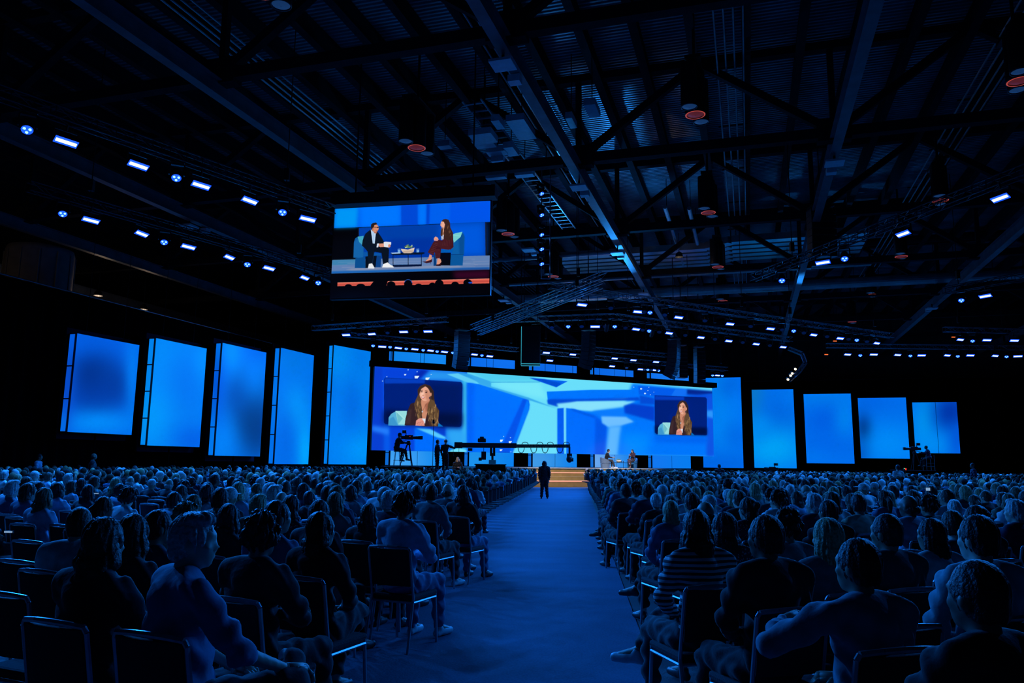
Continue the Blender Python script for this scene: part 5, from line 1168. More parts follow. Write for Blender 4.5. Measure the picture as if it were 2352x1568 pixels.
for k, off in enumerate((.2, .3)):
    g0 = pm_ + sx * off + sy * (.08 - .1 * k) + ZV * .455; g = wthing('water_glass', 'clear water glass on the stage table, %s the planter bowl' % ('nearer to' if k == 0 else 'farther from'), 'glass', g0, 'water glasses on the stage table')
    m = MB(); m.lathe(g0, [(.0, .005), (.035, .005), (.037, .11), (.034, .11), (.032, .012), (0, .012)], 14); gl = mat('glass_clear', (.8, .9, 1), .05); gl.node_tree.nodes['Principled BSDF'].inputs['Transmission Weight'].default_value = .9; m.build('tumbler', gl, g, smooth=True)
    m = MB(); m.lathe(g0, [(0, .013), (.031, .013), (.033, .07), (0, .07)], 12); m.build('water', gl, g, smooth=True)

# ================================================================== CAMERA CREW
def riser(name, label, x0, x1, ytop, Y, dep, H=None):
    a = at_Y(x0, ytop, Y); b = at_Y(x1, ytop, Y); z = H or a[2]; c = np.array([(a[0] + b[0]) / 2, Y + dep / 2, 0]); t = wthing(name, label, 'platform', c)
    m = MB(); m.box(c + ZV * (z - .03), (b[0] - a[0], dep, .06)); m.build('deck', M['steel'], t, bevel=.01)
    m = MB(); m.box(c + ZV * (z - .06) / 2, (b[0] - a[0] - .06, dep - .06, z - .06)); m.build('skirt', M['drape'], t)
    return t, z
def tripod_camera(label, P, hh, rz, lens=.45):
    t = thing('broadcast_camera', label, 'camera', tuple(map(float, P)), rz)
    for k in range(3):
        a = k * 2.094 + .5; m = MB(); m.tube((.42 * math.cos(a), .42 * math.sin(a), 0), (.06 * math.cos(a), .06 * math.sin(a), hh * .82), .022, n=6); m.tube((.30 * math.cos(a), .30 * math.sin(a), hh * .25), (.1 * math.cos(a), .1 * math.sin(a), hh * .8), .03, n=6); m.build('tripod_leg', M['black'], t, origin=None)
    m = MB(); m.lathe((0, 0, hh * .8), [(.0, 0), (.1, 0), (.12, .1), (.09, .22), (0, .24)], 14); m.build('fluid_head', M['black'], t, origin=None)
    m = MB(); m.box((0, 0, hh + .14), (.16, .42, .24)); m.box((0, -.3, hh + .12), (.12, .2, .18)); m.build('camera_body', M['black'], t, origin=None, bevel=.02)
    m = MB(); m.tube((0, .2, hh + .13), (0, .2 + lens, hh + .13), .08, .1, 14); m.box((0, .2 + lens, hh + .13), (.24, .12, .18)); m.build('lens', M['black'], t, origin=None)
    m = MB(); m.box((0, -.25, hh + .42), (.26, .2, .16)); m.box((0, -.15, hh + .3), (.04, .04, .16)); m.build('viewfinder', M['black'], t, origin=None, bevel=.01)
    m = MB(); m.tube((.05, -.1, hh - .02), (.12, -.65, hh - .12), .014, n=6); m.tube((-.05, -.1, hh - .02), (-.12, -.65, hh - .12), .014, n=6); m.build('pan_bar', M['black'], t, origin=None)
    m = MB(); m.ell((.09, -.2, hh + .44), (.02, .02, .02), sub=1); m.ell((.09, .05, hh + .18), (.02, .02, .02), sub=1); m.build('tally_lamp', M['led_red'], t, origin=None)
    return t
YC = 40.0
rs, zr = riser('camera_riser', 'black skirted camera riser holding the seated operator, left of the jib crane', 872, 962, 1070, YC - .6, 2.4)
P = at_Y(937, 1069, YC + .4); P[2] = zr
tripod_camera('broadcast camera on tripod in front of the seated operator left of the jib', P, 1.35, -1.35)
# tall stool
P = at_Y(912, 1069, YC + .3); P[2] = zr
t = thing('tall_stool', 'tall stool under the seated camera operator', 'stool', tuple(map(float, P)), 0)
m = MB(); m.lathe((0, 0, .0), [(0, .74), (.19, .74), (.2, .78), (.18, .81), (0, .81)], 18); m.build('seat', M['black'], t, origin=None, smooth=True)
for k in range(4):
    a = k * 1.571 + .785; m = MB(); m.tube((.24 * math.cos(a), .24 * math.sin(a), 0), (.14 * math.cos(a), .14 * math.sin(a), .75), .014, n=6); m.build('leg', M['alu'], t, origin=None)
m = MB(); m.path([(.2 * math.cos(a), .2 * math.sin(a), .3) for a in np.linspace(0, 6.283, 17)], .01, 5); m.build('foot_ring', M['alu'], t, origin=None)
person('stool', 'short', 'black', 'black', 'black', 0, 'camera operator in black sitting on a tall stool, seen from behind', P + ZV * .33 + np.array([0, 0, 0]), -1.15, 1.05, group=None)
rs, zr2 = riser('camera_riser', 'low black riser under the two standing crew members', 985, 1060, 1086, YC + .2, 1.6)
P = at_Y(1003, 1080, YC + 1); P[2] = zr2
person('stand_hand', 'crop', 'black', 'charcoal', 'black', 2, 'crew member standing left of the jib operator, head in profile', P, -1.2, 1.0)
P = at_Y(1022, 1080, YC + .8); P[2] = zr2
person('reach', 'cap', 'black', 'black', 'black', 1, 'jib operator in a cap reaching for the end of the crane arm', P, -.35, 1.0)
# jib crane
bx0 = at_Y(1092, 1067, YC - 1); bx1 = at_Y(1161, 1067, YC - 1); t = wthing('skirted_table', 'black draped base box below the jib crane', 'platform', ((bx0[0] + bx1[0]) / 2, YC - .4, 0))
c = np.array([(bx0[0] + bx1[0]) / 2, YC - .4, 0]); m = MB(); m.box(c + ZV * bx0[2] / 2, (bx1[0] - bx0[0], 1.2, bx0[2])); m.build('cloth', M['drape'], t, bevel=.04); m = MB(); m.box(c + ZV * (bx0[2] + .02), (bx1[0] - bx0[0] + .1, 1.3, .05)); m.build('top', M['black'], t, bevel=.02)
zt_ = bx0[2] + .05
P = at_Y(1131, 1066, YC - .3); P[2] = zt_
jb = wthing('jib_crane', 'long black camera jib crane with looping cables reaching right over the audience', 'camera crane', P)
def Q(x, y, dy=0): return at_Y(x, y, YC - .3 + dy)
m = MB(); m.box(P + ZV * .1, (.36, .3, .2)); m.build('column_base', mat('cream_plastic', (.6, .58, .45), .5), jb, bevel=.01)
m = MB(); m.tube(P + ZV * .2, Q(1131, 1040), .06, n=10); m.bar(Q(1128, 1047), Q(1128, 1028), .09, .12); m.bar(Q(1135, 1047), Q(1135, 1028), .09, .12); m.build('pedestal', M['black'], jb)
m = MB(); m.bar(Q(1046, 1022, -.4), Q(1186, 1023), .3, .24); m.box(Q(1053, 1022, -.4), (.4, .3, .3)); m.build('arm_rear', M['black'], jb, bevel=.02)
m = MB()
for o_ in (-3.2, 3.2): m.bar(Q(1180, 1024 + o_), Q(1309, 1024 + o_, .8), .12, .035)
for k in range(22):
    x = 1184 + k * 5.8; m.bar(Q(x, 1021, .01 * k * 3), Q(x + 3, 1027, .01 * k * 3), .1, .02)
m.bar(Q(1180, 1024), Q(1309, 1024, .8), .08, .10); m.build('arm_boom', M['black'], jb)
m = MB(); c = Q(1107, 1011); m.box(c, (.42, .4, .2)); m.box(c + ZV * .13, (.22, .3, .12)); m.build('counterweight', M['black'], jb, bevel=.04)
m = MB(); m.box(Q(1111, 1046), (.24, .2, .42)); m.box(Q(1103, 1054), (.16, .12, .16)); m.bar(Q(1111, 1028), Q(1111, 1042), .03, .03); m.build('monitor', M['black'], jb, bevel=.02)
m = MB(); m.box(Q(1080, 1032), (.22, .2, .14)); m.bar(Q(1054, 1027), Q(1054, 1039), .02, .02); m.bar(Q(1041, 1027), Q(1041, 1047), .02, .02); m.bar(Q(1041, 1047), Q(1053, 1047), .02, .02); m.build('control_box', M['black'], jb)
m = MB(); h0 = Q(1308, 1026, .8); m.tube(h0, h0 - ZV * .35, .05, n=8); m.ell(h0 - ZV * .62, (.17, .2, .2)); m.box(h0 - ZV * .66 + np.array([.1, .1, 0]), (.2, .34, .18)); m.box(h0 - ZV * .45, (.26, .1, .22)); m.build('remote_head', M['black'], jb)
for x, up in ((1197, -1), (1206, 1), (1226, -1), (1240, 1), (1252, -1), (1264, 1), (1286, -1), (1301, 1)):
    pts = [Q(x + 7 * math.cos(a), 1024 - up * 4 - up * (5 if up > 0 else 12) * math.sin(a)) for a in np.linspace(0, math.pi, 10)]
    m = MB(); m.path(pts, .018, 5); m.build('cable_loop', M['black'], jb)
# sign-language interpreter in a small warm light
P = at_Y(1051, 1078, 43.5); P[2] = 0; ti = wthing('small_platform', 'low black platform under the interpreter', 'platform', P); m = MB(); m.box(P + ZV * .09, (1.4, 1.2, .18)); m.build('deck', M['drape'], ti)
P[2] = .18; person('sign', 'wavy', 'blond', 'black', 'black', 1, 'blonde interpreter in black facing the audience with a hand raised to her face', P, math.pi + .1, 1.02)
lamp('interpreter_lamp', 'SPOT', (P[0] - 1, P[1] - 4, 3.6), (P[0], P[1], 1.6), 420, (1, .75, .5), .05, .35, .3)
tl = thing('clip_lamp', 'small black lamp on a stand lighting the interpreter', 'light', (P[0] - 1, P[1] - 4, 0)); m = MB(); m.tube((0, 0, 0), (0, 0, 3.6), .015); m.build('stand_pole', M['black'], tl, origin=None); m = MB(); m.tube((0, -.15, 3.75), (0, -.02, 3.62), .05, .06); m.build('lamp_head', M['black'], tl, origin=None)
# aisle attendant with headset
P = at_z(1250, 1145, 0); person('suit', 'long', 'black', 'black', 'black', 1, 'person in a black suit with a headset standing in the aisle, seen from behind', P, .06, 1.02)
t = thing('headset', 'black headset with a pale band on the person standing in the aisle', 'headset', (float(P[0]), float(P[1]), 0), .06); m = MB(); m.path([(.1 * math.cos(a), -.01, 1.66 + .115 * math.sin(a)) for a in np.linspace(-.2, 3.34, 12)], .012, 6); m.build('head_band', M['panelgrey'], t, origin=None); m = MB(); m.ell((.1, 0, 1.62), (.025, .04, .045)); m.ell((-.1, 0, 1.62), (.025, .04, .045)); m.build('ear_cup', M['black'], t, origin=None)
# right-hand camera position
YR = 50.0; rs, zr3 = riser('camera_riser', 'black camera riser far right in front of the rightmost blue screens', 2082, 2150, 1079, YR, 2.2)
P = at_Y(2103, 1075, YR + 1); P[2] = zr3; tripod_camera('broadcast camera on tripod pointing left at the far right platform', P, 1.25, 1.3, .4)
P = at_Y(2134, 1075, YR + 1); P[2] = zr3
person('stool', 'crop', 'black', 'navy', 'black', 2, 'camera operator sitting high behind the far right camera', P + ZV * .28, 1.2, 1.0)
t = thing('tall_stool', 'metal director chair frame at the far right camera', 'stool', tuple(map(float, P)), 0)
for i in (-1, 1):
    for j in (-1, 1): m = MB(); m.tube((.26 * i, .22 * j, 0), (.26 * i, .22 * j, .74 if j > 0 else 1.0), .018, n=6); m.build('leg', M['alu'], t, origin=None)
m = MB(); m.box((0, 0, .74), (.54, .46, .04)); m.build('seat', M['black'], t, origin=None); m = MB(); m.bar((-.26, -.22, .25), (.26, -.22, .25), .03, .03); m.bar((-.26, -.22, .45), (.26, -.22, .45), .03, .03); m.build('brace', M['alu'], t, origin=None)
P = at_Y(2079, 1077, YR - 1); t = wthing('indicator_box', 'tiny control box with red and green lights left of the far right camera', 'control box', P); m = MB(); m.box(P, (.2, .15, .16)); m.tube(P - ZV * .05, np.array([P[0], P[1], 0]), .02); m.build('box_body', M['black'], t); m = MB(); m.box(P + V3(-.0, -.09, .0), (.06, .02, .12)); m.build('red_light', M['led_red'], t); m = MB(); m.box(P + V3(-.09, -.09, .04), (.05, .02, .05)); m.build('green_light', M['led_green'], t)
P = at_Y(1774, 1076, 52); P[2] = .3; tripod_camera('small camera on a low stand before the second screen right of the LED wall', P, 1.05, .9, .25)
t = wthing('low_riser', 'low black riser under the small camera right of the LED wall', 'platform', P); m = MB(); m.box(np.array([P[0], P[1], .15]), (1.4, 1.4, .3)); m.build('deck', M['drape'], t)

# ================================================================== CHAIRS
def chair_proto():
    t = thing('stacking_chair', 'proto', 'chair')
    m = MB(); m.box((0, .02, .455), (.43, .44, .06)); m.build('seat', M['fabric'], t, origin=None, bevel=.02)
    # upholstered back panel, slightly curved
    vs = []; n = 6
    for k in range(n + 1):
        x = -.2 + .4 * k / n; c = .02 * (1 - (x / .2) ** 2)
        for yo, z in ((-.20, .56), (-.235, .56), (-.295, .885), (-.26, .885)): vs.append((x, yo - c, z))
    fs = []
    for k in range(n):
        for q in range(4): fs.append((4 * k + q, 4 * k + (q + 1) % 4, 4 * k + 4 + (q + 1) % 4, 4 * k + 4 + q))
    fs += [(3, 2, 1, 0), (4 * n, 4 * n + 1, 4 * n + 2, 4 * n + 3)]
    MB().add(vs, fs).build('backrest', M['fabric'], t, origin=None, bevel=.008)
    m = MB(); m.path([(-.215, -.20, .46), (-.215, -.28, .87), (-.2, -.285, .895)], .0125, 6); m.path([(.215, -.20, .46), (.215, -.28, .87), (.2, -.285, .895)], .0125, 6)
    m.path([(-.2, -.285, .895), (-.1, -.303, .905), (0, -.308, .908), (.1, -.303, .905), (.2, -.285, .895)], .0135, 6); m.build('back_frame', M['chairmetal'], t, origin=None)
    for s in (-1, 1):
        m = MB(); m.path([(s * .215, -.20, .46), (s * .225, -.29, 0)], .0125, 6); m.build('leg', M['chairmetal'], t, origin=None)
        m = MB(); m.path([(s * .205, .21, .45), (s * .215, .24, 0)], .0125, 6); m.build('leg', M['chairmetal'], t, origin=None)
    m = MB(); m.path([(-.21, -.2, .42), (-.21, .21, .42), (.21, .21, .42), (.21, -.2, .42), (-.21, -.2, .42)], .011, 6); m.build('seat_frame', M['chairmetal'], t, origin=None)
    return t
CH = chair_proto(); _chused = [0]
def chair(P, rz, label, group):
    o = CH if not _chused[0] else copy_tree(CH); _chused[0] = 1
    o.location = (float(P[0]), float(P[1]), 0); o.rotation_euler = (0, 0, rz); return tag(o, label, 'chair', group)
CN = dict(grey='grey', black='black', brown='dark brown', blond='blonde', white='white', auburn='auburn', lightbrown='light brown')
HN = dict(short='short', crop='cropped', parted='thick short', curly='curly', long='long', wavy='long wavy', bob='bobbed', pony='ponytailed', bun='bunned', fringe='balding', cap='capped')

# people placed one by one from the photograph: head-top pixel, standing height of head top, look
NEAR = [
 # x, ytop, figure, hair, colour, top, legs, skin, zt, yawoff, label
 (450, 1178, 'figure4', 'parted', 'grey', 'denim', 'charcoal', 1, 1.4, 25, 'grey-haired man in a denim-blue short-sleeved shirt, ankle on knee, front left'),
 (185, 1165, 'lap', 'crop', 'brown', 'pale', 'charcoal', 1, 1.306, -25, 'man with short dark hair in a pale shirt sitting sideways, far left front'),
 (245, 1190, 'folded', 'wavy', 'brown', 'black', 'black', 0, 1.354, 0, 'person with long dark hair all in black left of the grey-haired man'),
 (310, 1182, 'lap', 'long', 'brown', 'black', 'black', 1, 1.318, 0, 'woman with long dark hair behind the left front man in denim shirt'),
 (368, 1172, 'lap_left', 'short', 'black', 'navy', 'charcoal', 2, 1.293, 0, 'short black-haired man in navy beyond the grey-haired man'),
 (433, 1160, 'lean', 'curly', 'lightbrown', 'tan', 'charcoal', 1, 1.261, 0, 'curly light-haired person leaning just in front of the grey-haired man'),
 (528, 1158, 'woman_lap', 'long', 'black', 'black', 'black', 1, 1.288, 0, 'woman with long black hair in black right beyond the grey-haired man'),
 (594, 1136, 'lap', 'parted', 'blond', 'green', 'charcoal', 1, 1.298, 0, 'person with fair thick hair in a green shirt, left block'),
 (604, 1184, 'folded', 'curly', 'black', 'black', 'black', 3, 1.331, 0, 'curly black-haired person in black behind an empty-looking chair, left front'),
 (640, 1150, 'lap_left', 'short', 'black', 'denim', 'charcoal', 2, 1.351, 0, 'short black-haired man in a dusty blue blazer, left block'),
 (648, 1127, 'lap', 'fringe', 'grey', 'tan', 'charcoal', 1, 1.305, 0, 'balding man in a tan shirt, left block'),
 (670, 1138, 'woman_lap', 'bob', 'black', 'dots', 'black', 2, 1.308, 0, 'dark bobbed woman in a dotted blouse, left block'),
 (700, 1110, 'woman_left', 'bob', 'black', 'navy', 'black', 1, 1.3, 0, 'woman with a blue-black bob looking right, left block'),
 (740, 1177, 'woman_left', 'long', 'brown', 'black', 'black', 1, 1.3, 0, 'bare-armed woman with long dark hair at the aisle side, left front'),
 (753, 1115, 'lap', 'crop', 'black', 'navy', 'black', 4, 1.33, 0, 'cropped black-haired man in navy, middle of left block'),
 (771, 1131, 'woman_lap', 'long', 'lightbrown', 'grey', 'black', 1, 1.3, 0, 'woman with straight light-brown hair in grey, left block'),
 (735, 1148, 'lap', 'short', 'black', 'black', 'black', 2, 1.32, 0, 'dark-haired man in black looking towards the stage, left block'),
 (822, 1103, 'lap_left', 'pony', 'brown', 'lightblue', 'charcoal', 1, 1.33, 0, 'ponytailed person in a light blue shirt, left block'),
 (848, 1157, 'woman_lap', 'long', 'black', 'black', 'black', 3, 1.238, 0, 'long black-haired woman left of the man in the pale blue tee'),
 (893, 1127, 'lap', 'parted', 'grey', 'navy', 'charcoal', 1, 1.326, 0, 'grey-haired person in navy beyond the man in the pale blue tee'),
 (929, 1133, 'folded', 'curly', 'black', 'lightblue', 'denim', 2, 1.359, 0, 'man with bushy black hair in a pale blue tee near the aisle'),
 (991, 1112, 'lap', 'short', 'black', 'grey', 'charcoal', 1, 1.36, 0, 'short dark-haired man in a grey-blue sweater near the aisle'),
 (1030, 1109, 'lap_left', 'fringe', 'brown', 'charcoal', 'black', 1, 1.34, 0, 'balding man in dark jacket next to the aisle, left block'),
 (1064, 1114, 'lap', 'wavy', 'black', 'black', 'denim', 2, 1.33, 0, 'wavy black-haired person on an aisle seat, left block'),
 (105, 1120, 'woman_lap', 'wavy', 'lightbrown', 'lightblue', 'charcoal', 1, 1.3, 0, 'woman with wavy brown hair in a light blue top, far left'),
 (30, 1103, 'lap', 'parted', 'grey', 'denim', 'charcoal', 1, 1.33, 0, 'grey-haired man in denim blue at the left edge'),
 (68, 1110, 'woman_left', 'bob', 'brown', 'denim', 'black', 1, 1.302, 0, 'brown bobbed woman in blue beside the man at the left edge'),
 (508, 1120, 'lap', 'short', 'black', 'plaid', 'charcoal', 2, 1.356, 0, 'short black-haired man in a plaid shirt, left block'),
 # right block
 (1755, 1183, 'lap', 'short', 'black', 'black', 'black', 3, 1.375, 0, 'broad man in a black jacket with a pale collar, right front by the aisle'),
 (1660, 1178, 'woman_lap', 'long', 'black', 'dots', 'denim', 2, 1.299, 0, 'long black-haired woman in a patterned blouse, right front'),
 (1598, 1172, 'woman_left', 'long', 'black', 'stripes', 'charcoal', 2, 1.353, 0, 'long black-haired woman in a striped jersey at the right aisle edge'),
 (1803, 1175, 'lap', 'curly', 'black', 'grey', 'charcoal', 2, 1.307, 0, 'curly-haired person in a grey-blue shawl, right front'),
 (1897, 1191, 'woman_lap', 'long', 'blond', 'grey', 'charcoal', 1, 1.325, 15, 'woman with long straight blonde hair, right front'),
 (1965, 1237, 'arm_out', 'short', 'black', (.16, .22, .28), 'navy', 2, 1.33, 0, 'man in a blue-grey shirt with his left elbow stuck out, nearest right'),
 (2032, 1180, 'lap', 'crop', 'black', 'charcoal', 'black', 2, 1.347, 0, 'broad dark-shirted man with cropped hair, right front'),
 (2085, 1135, 'lap', 'fringe', 'brown', 'lightblue', 'charcoal', 3, 1.368, 0, 'bald man in a light blue checked shirt, right block'),
 (2135, 1192, 'woman_lap', 'long', 'black', 'pale', 'black', 2, 1.28, 0, 'long black-haired woman in a pale top, right front'),
 (2185, 1172, 'lap_left', 'short', 'brown', 'navy', 'black', 1, 1.311, 0, 'short brown-haired man in navy between the two front women at right'),
 (2240, 1183, 'lap', 'short', 'black', (.28, .42, .48), 'black', 1, 1.398, 12, 'tall man in a light teal shirt at the right edge, face turned left'),
 (2236, 1287, 'folded', 'crop', 'black', 'black', 'black', 3, 1.335, 0, 'dark head of the person nearest the camera at the right edge'),
 (2238, 1162, 'woman_lap', 'long', 'black', 'black', 'black', 2, 1.33, 0, 'black-haired woman in black beyond the tall man at the right edge'),
 (2329, 1147, 'lap', 'parted', 'grey', 'navy', 'black', 1, 1.34, 0, 'grey-haired man in navy at the very right edge'),
 (1970, 1134, 'lap_left', 'short', 'black', 'tan', 'charcoal', 3, 1.34, 0, 'short black-haired man in a tan collared shirt, right block'),
 (2049, 1114, 'lap', 'crop', 'black', 'white', 'charcoal', 3, 1.35, 0, 'cropped black-haired man in a white shirt, right block'),
 (1900, 1148, 'folded', 'short', 'black', 'black', 'black', 2, 1.32, 0, 'black-haired man in black behind the blonde woman, right block'),
 (1868, 1133, 'lap', 'parted', 'grey', 'navy', 'black', 1, 1.34, 0, 'grey-haired man in navy, right block'),
 (1716, 1143, 'woman_lap', 'bun', 'brown', 'dots', 'black', 1, 1.318, 0, 'woman with bunned brown hair in a patterned top, right block'),
 (1619, 1149, 'lap', 'fringe', 'brown', 'charcoal', 'black', 2, 1.324, 0, 'balding man in charcoal just beyond the striped jersey, right block'),
 (1587, 1131, 'folded', 'short', 'black', 'pale', 'black', 2, 1.34, 0, 'black-haired man with a pale collar, right block'),
 (1540, 1150, 'woman_left', 'bob', 'blond', 'denim', 'black', 1, 1.28, 0, 'short blonde woman in denim blue on the right aisle edge'),
 (1487, 1110, 'folded', 'short', 'black', 'navy', 'black', 2, 1.373, 0, 'man in a long dark coat by the right aisle edge'),
 (1436, 1110, 'lap', 'crop', 'black', 'charcoal', 'black', 2, 1.35, 0, 'cropped black-haired man in charcoal on the right aisle edge'),
 (1683, 1124, 'woman_lap', 'long', 'blond', 'navy', 'black', 1, 1.32, 0, 'woman with long ash-blonde hair, middle of right block'),
 (1909, 1130, 'woman_lap', 'long', 'brown', 'white', 'black', 1, 1.32, 0, 'woman with long brown hair in a white top, right block'),
 (2300, 1115, 'lap', 'bob', 'brown', 'lightblue', 'black', 1, 1.33, 0, 'brown bobbed person in light blue near the right edge'),
 (2225, 1110, 'lap', 'short', 'black', 'pale', 'black', 2, 1.33, 0, 'short black-haired man in a pale shirt near the right edge'),
 (2130, 1140, 'folded', 'curly', 'black', 'black', 'black', 2, 1.31, 0, 'curly black-haired person in black, far right block'),
 (1795, 1122, 'woman_lap', 'bob', 'black', 'lightblue', 'black', 1, 1.32, 0, 'black bobbed woman in light blue, middle of right block'),
]
LAZ, RAZ = 24.0, -16.0
taken = []; chairs_taken = []
for (x, y, fg, hr, hc, tp, lg, sk, zt, yo, lab) in NEAR:
    J = FIG[fg]['J']; sc = zt / (J['hd'][2] + .125); H = at_z(x, y, zt)
    az = (LAZ if x < 1280 else RAZ) + yo * (1 if x < 1280 else 1); rz = -math.radians(az)
    off = rotz(J['hd'] * sc, rz); P = np.array([H[0] - off[0], H[1] - off[1], 0])
    sh = (.6, .62, .65) if x in (450, 1755, 1598, 991, 929) else (.03, .03, .03)
    person(fg, hr, hc, tp, lg, sk, lab, P, rz, sc, sh)
    taken.append(P[:2]); crz = -math.radians(LAZ if x < 1280 else RAZ)
    chair(P, crz, 'chair under ' + ' '.join(lab.split()[:14]), 'occupied chairs'); chairs_taken.append(P[:2])
# empty chairs visible at the left front and one at right (photo pixel of the middle of the top rail)
EM = [(124, 1384, 'broad bright rail at the lower left edge'), (35, 1288, 'with a bright rail at the left edge'), (0, 1362, 'cut by the left edge'), (115, 1296, 'between the left edge and the man in the pale shirt'), (60, 1242, 'second row at the left edge'), (562, 1281, 'right of the grey-haired man'), (88, 1192, 'third row at the left edge'), (35, 1188, 'cut by the left edge, third row'),
      (725, 1259, 'at the aisle with a bright side rail'), (830, 1231, 'next to the aisle chair, one row on'), (140, 1206, 'behind the woman in light blue'), (265, 1168, 'in the empty middle rows at left'), (276, 1180, 'in the empty rows at left, one nearer'), (240, 1156, 'in the empty rows at left, one farther'), (290, 1147, 'small, in the empty rows at left'), (450, 1150, 'in the second empty gap at left'), (455, 1140, 'farther, second empty gap at left'), (470, 1162, 'nearer, second empty gap at left'), (880, 1196, 'left of the man in the pale blue tee'), (2280, 1385, 'dark, at the lower right edge'), (812, 1196, 'in the gap before the long-haired woman')]
for x, y, lab in EM:
    P = at_z(x, y, .905); rz = -math.radians(LAZ if x < 1280 else RAZ); off = rotz(V3(0, -.3, 0), rz); P = np.array([P[0] - off[0], P[1] - off[1], 0])
    if min([9] + [np.linalg.norm(P[:2] - q) for q in chairs_taken]) < .42: continue
    chair(P, rz, 'empty black stacking chair ' + lab, 'empty chairs at the front'); chairs_taken.append(P[:2]); taken.append(P[:2])

# ---- bags and litter bin by the aisle
def bag(label, x, y, s=1.0, rz=0):
    P = at_z(x, y, 0); t = thing('backpack', label, 'bag', (float(P[0]), float(P[1]), 0), rz); m = MB(); m.ell((0, 0, .2 * s), (.17 * s, .12 * s, .2 * s)); m.ell((0, -.1 * s, .13 * s), (.12 * s, .06 * s, .11 * s)); m.build('bag_body', M['fabric'], t, origin=None, smooth=True)
    m = MB(); m.path([(.05 * s * i, -.02, .38 * s + .03 * math.sin(i * 1.5)) for i in (-1, -.5, 0, .5, 1)], .01, 5); m.build('carry_handle', M['fabric'], t, origin=None)
    for q in (-1, 1): m = MB(); m.path([(q * .08, .1 * s, .36 * s), (q * .1, .17 * s, .2 * s), (q * .09, .12 * s, .03)], .014, 5); m.build('strap', M['fabric'], t, origin=None)
bag('black backpack on the floor by the right aisle edge', 1408, 1272, 1.1, .4)
P = at_z(925, 1418, 0); t = thing('tote_bag', 'dark open tote bag standing behind the man in the pale blue tee', 'bag', (float(P[0]), float(P[1]) + .1, 0), .3)
m = MB(); m.lathe((0, 0, 0), [(0, .005), (.15, .005), (.19, .32), (.185, .32), (.146, .012), (0, .012)], 16); m.build('bag_body', mat('dark_red_canvas', (.05, .02, .02), .9), t, origin=None); 
for q in (-1, 1): m = MB(); m.path([(.1 * math.cos(a), q * .13, .30 + .16 * math.sin(a)) for a in np.linspace(0, math.pi, 8)], .01, 5); m.build('handle', M['fabric'], t, origin=None)
# phones in hands
for x, y, Y, lab in ((222, 1133, 11, 'small bright phone screen in the dark, left block'), (446, 1140, 10, 'small bright phone screen in the second gap at left'), (2131, 1123, 11.5, 'bright phone held up in the right block'), (20, 1221, 6.2, 'bright phone glow at the left edge')):
    P = at_Y(x, y, Y); t = wthing('phone', lab, 'phone', P, 'lit phones'); m = MB(); m.box(P, (.075, .008, .05 if x > 2000 else .02)); m.build('phone_case', M['black'], t); m = MB(); m.box(P + V3(0, -.006, 0), (.062, .004, .042 if x > 2000 else .012)); m.build('phone_screen', M['phone'], t)

# ---- standing people at the far edges
for x, y, Y, fg, hr, hc, tp, az, lab in ((215, 1040, 30, 'stand', 'fringe', 'black', 'charcoal', 60, 'man in a dark jacket and pale shirt standing below the leftmost screens'), (90, 1042, 30, 'stand_hand', 'short', 'black', 'lightblue', 80, 'person in a light blue shirt standing at the left edge of the crowd'),
                                     (1652, 1065, 42, 'stand', 'crop', 'black', 'black', 10, 'dark figure standing before the screen just right of the LED wall'), (2062, 1067, 34, 'stand', 'crop', 'black', 'white', -10, 'person in a broad white shirt rising above the crowd at right'), (2234, 1063, 40, 'stand_hand', 'short', 'black', 'navy', -70, 'dark figure standing at the far right before the drape')):
    H = at_Y(x, y, Y); s = H[2] / 1.735; person(fg, hr, hc, tp, 'black', 2, lab, (H[0], H[1], 0), -math.radians(az), s); taken.append(H[:2])

# ---- rows of the two blocks
LE = [(-2.4, 3.0), (-2.0, 5.0), (-1.5, 7.5), (-1.1, 10), (-.45, 20), (.9, 36), (1.9, 50)]
RE = [(1.5, 3.0), (1.6, 8.0), (1.75, 14), (2.5, 23), (3.55, 36), (4.9, 50)]
def ed(E_, Y): return float(np.interp(Y, [e[1] for e in E_], [e[0] for e in E_]))
def nth(n):
    o_ = ['zeroth', 'first', 'second', 'third', 'fourth', 'fifth', 'sixth', 'seventh', 'eighth', 'ninth', 'tenth', 'eleventh', 'twelfth', 'thirteenth', 'fourteenth', 'fifteenth', 'sixteenth', 'seventeenth', 'eighteenth', 'nineteenth']
    if n < 20: return o_[n]
    t_ = ['', '', 'twent', 'thirt', 'fort', 'fift', 'sixt'][n // 10]
    return t_ + ('ieth' if n % 10 == 0 else 'y-' + o_[n % 10])
rowname = lambda k: nth(k + 1) + ' row'
cand = []
EP = [(-8.4, 40.8), (1.1, 38.6), (float(at_Y(1022, 1080, YC)[0]), 40.5)]
blocked = [(at_Y(872, 1070, YC)[0] - .5, at_Y(1165, 1070, YC)[0] + .4, YC - 2.2, YC + 4.6), (at_Y(2080, 1070, YR)[0] - .3, at_Y(2152, 1070, YR)[0] + .3, YR - 1.5, YR + 3), (at_Y(1774, 1076, 52)[0] - 1, at_Y(1774, 1076, 52)[0] + 1, 50.8, 53.2)]
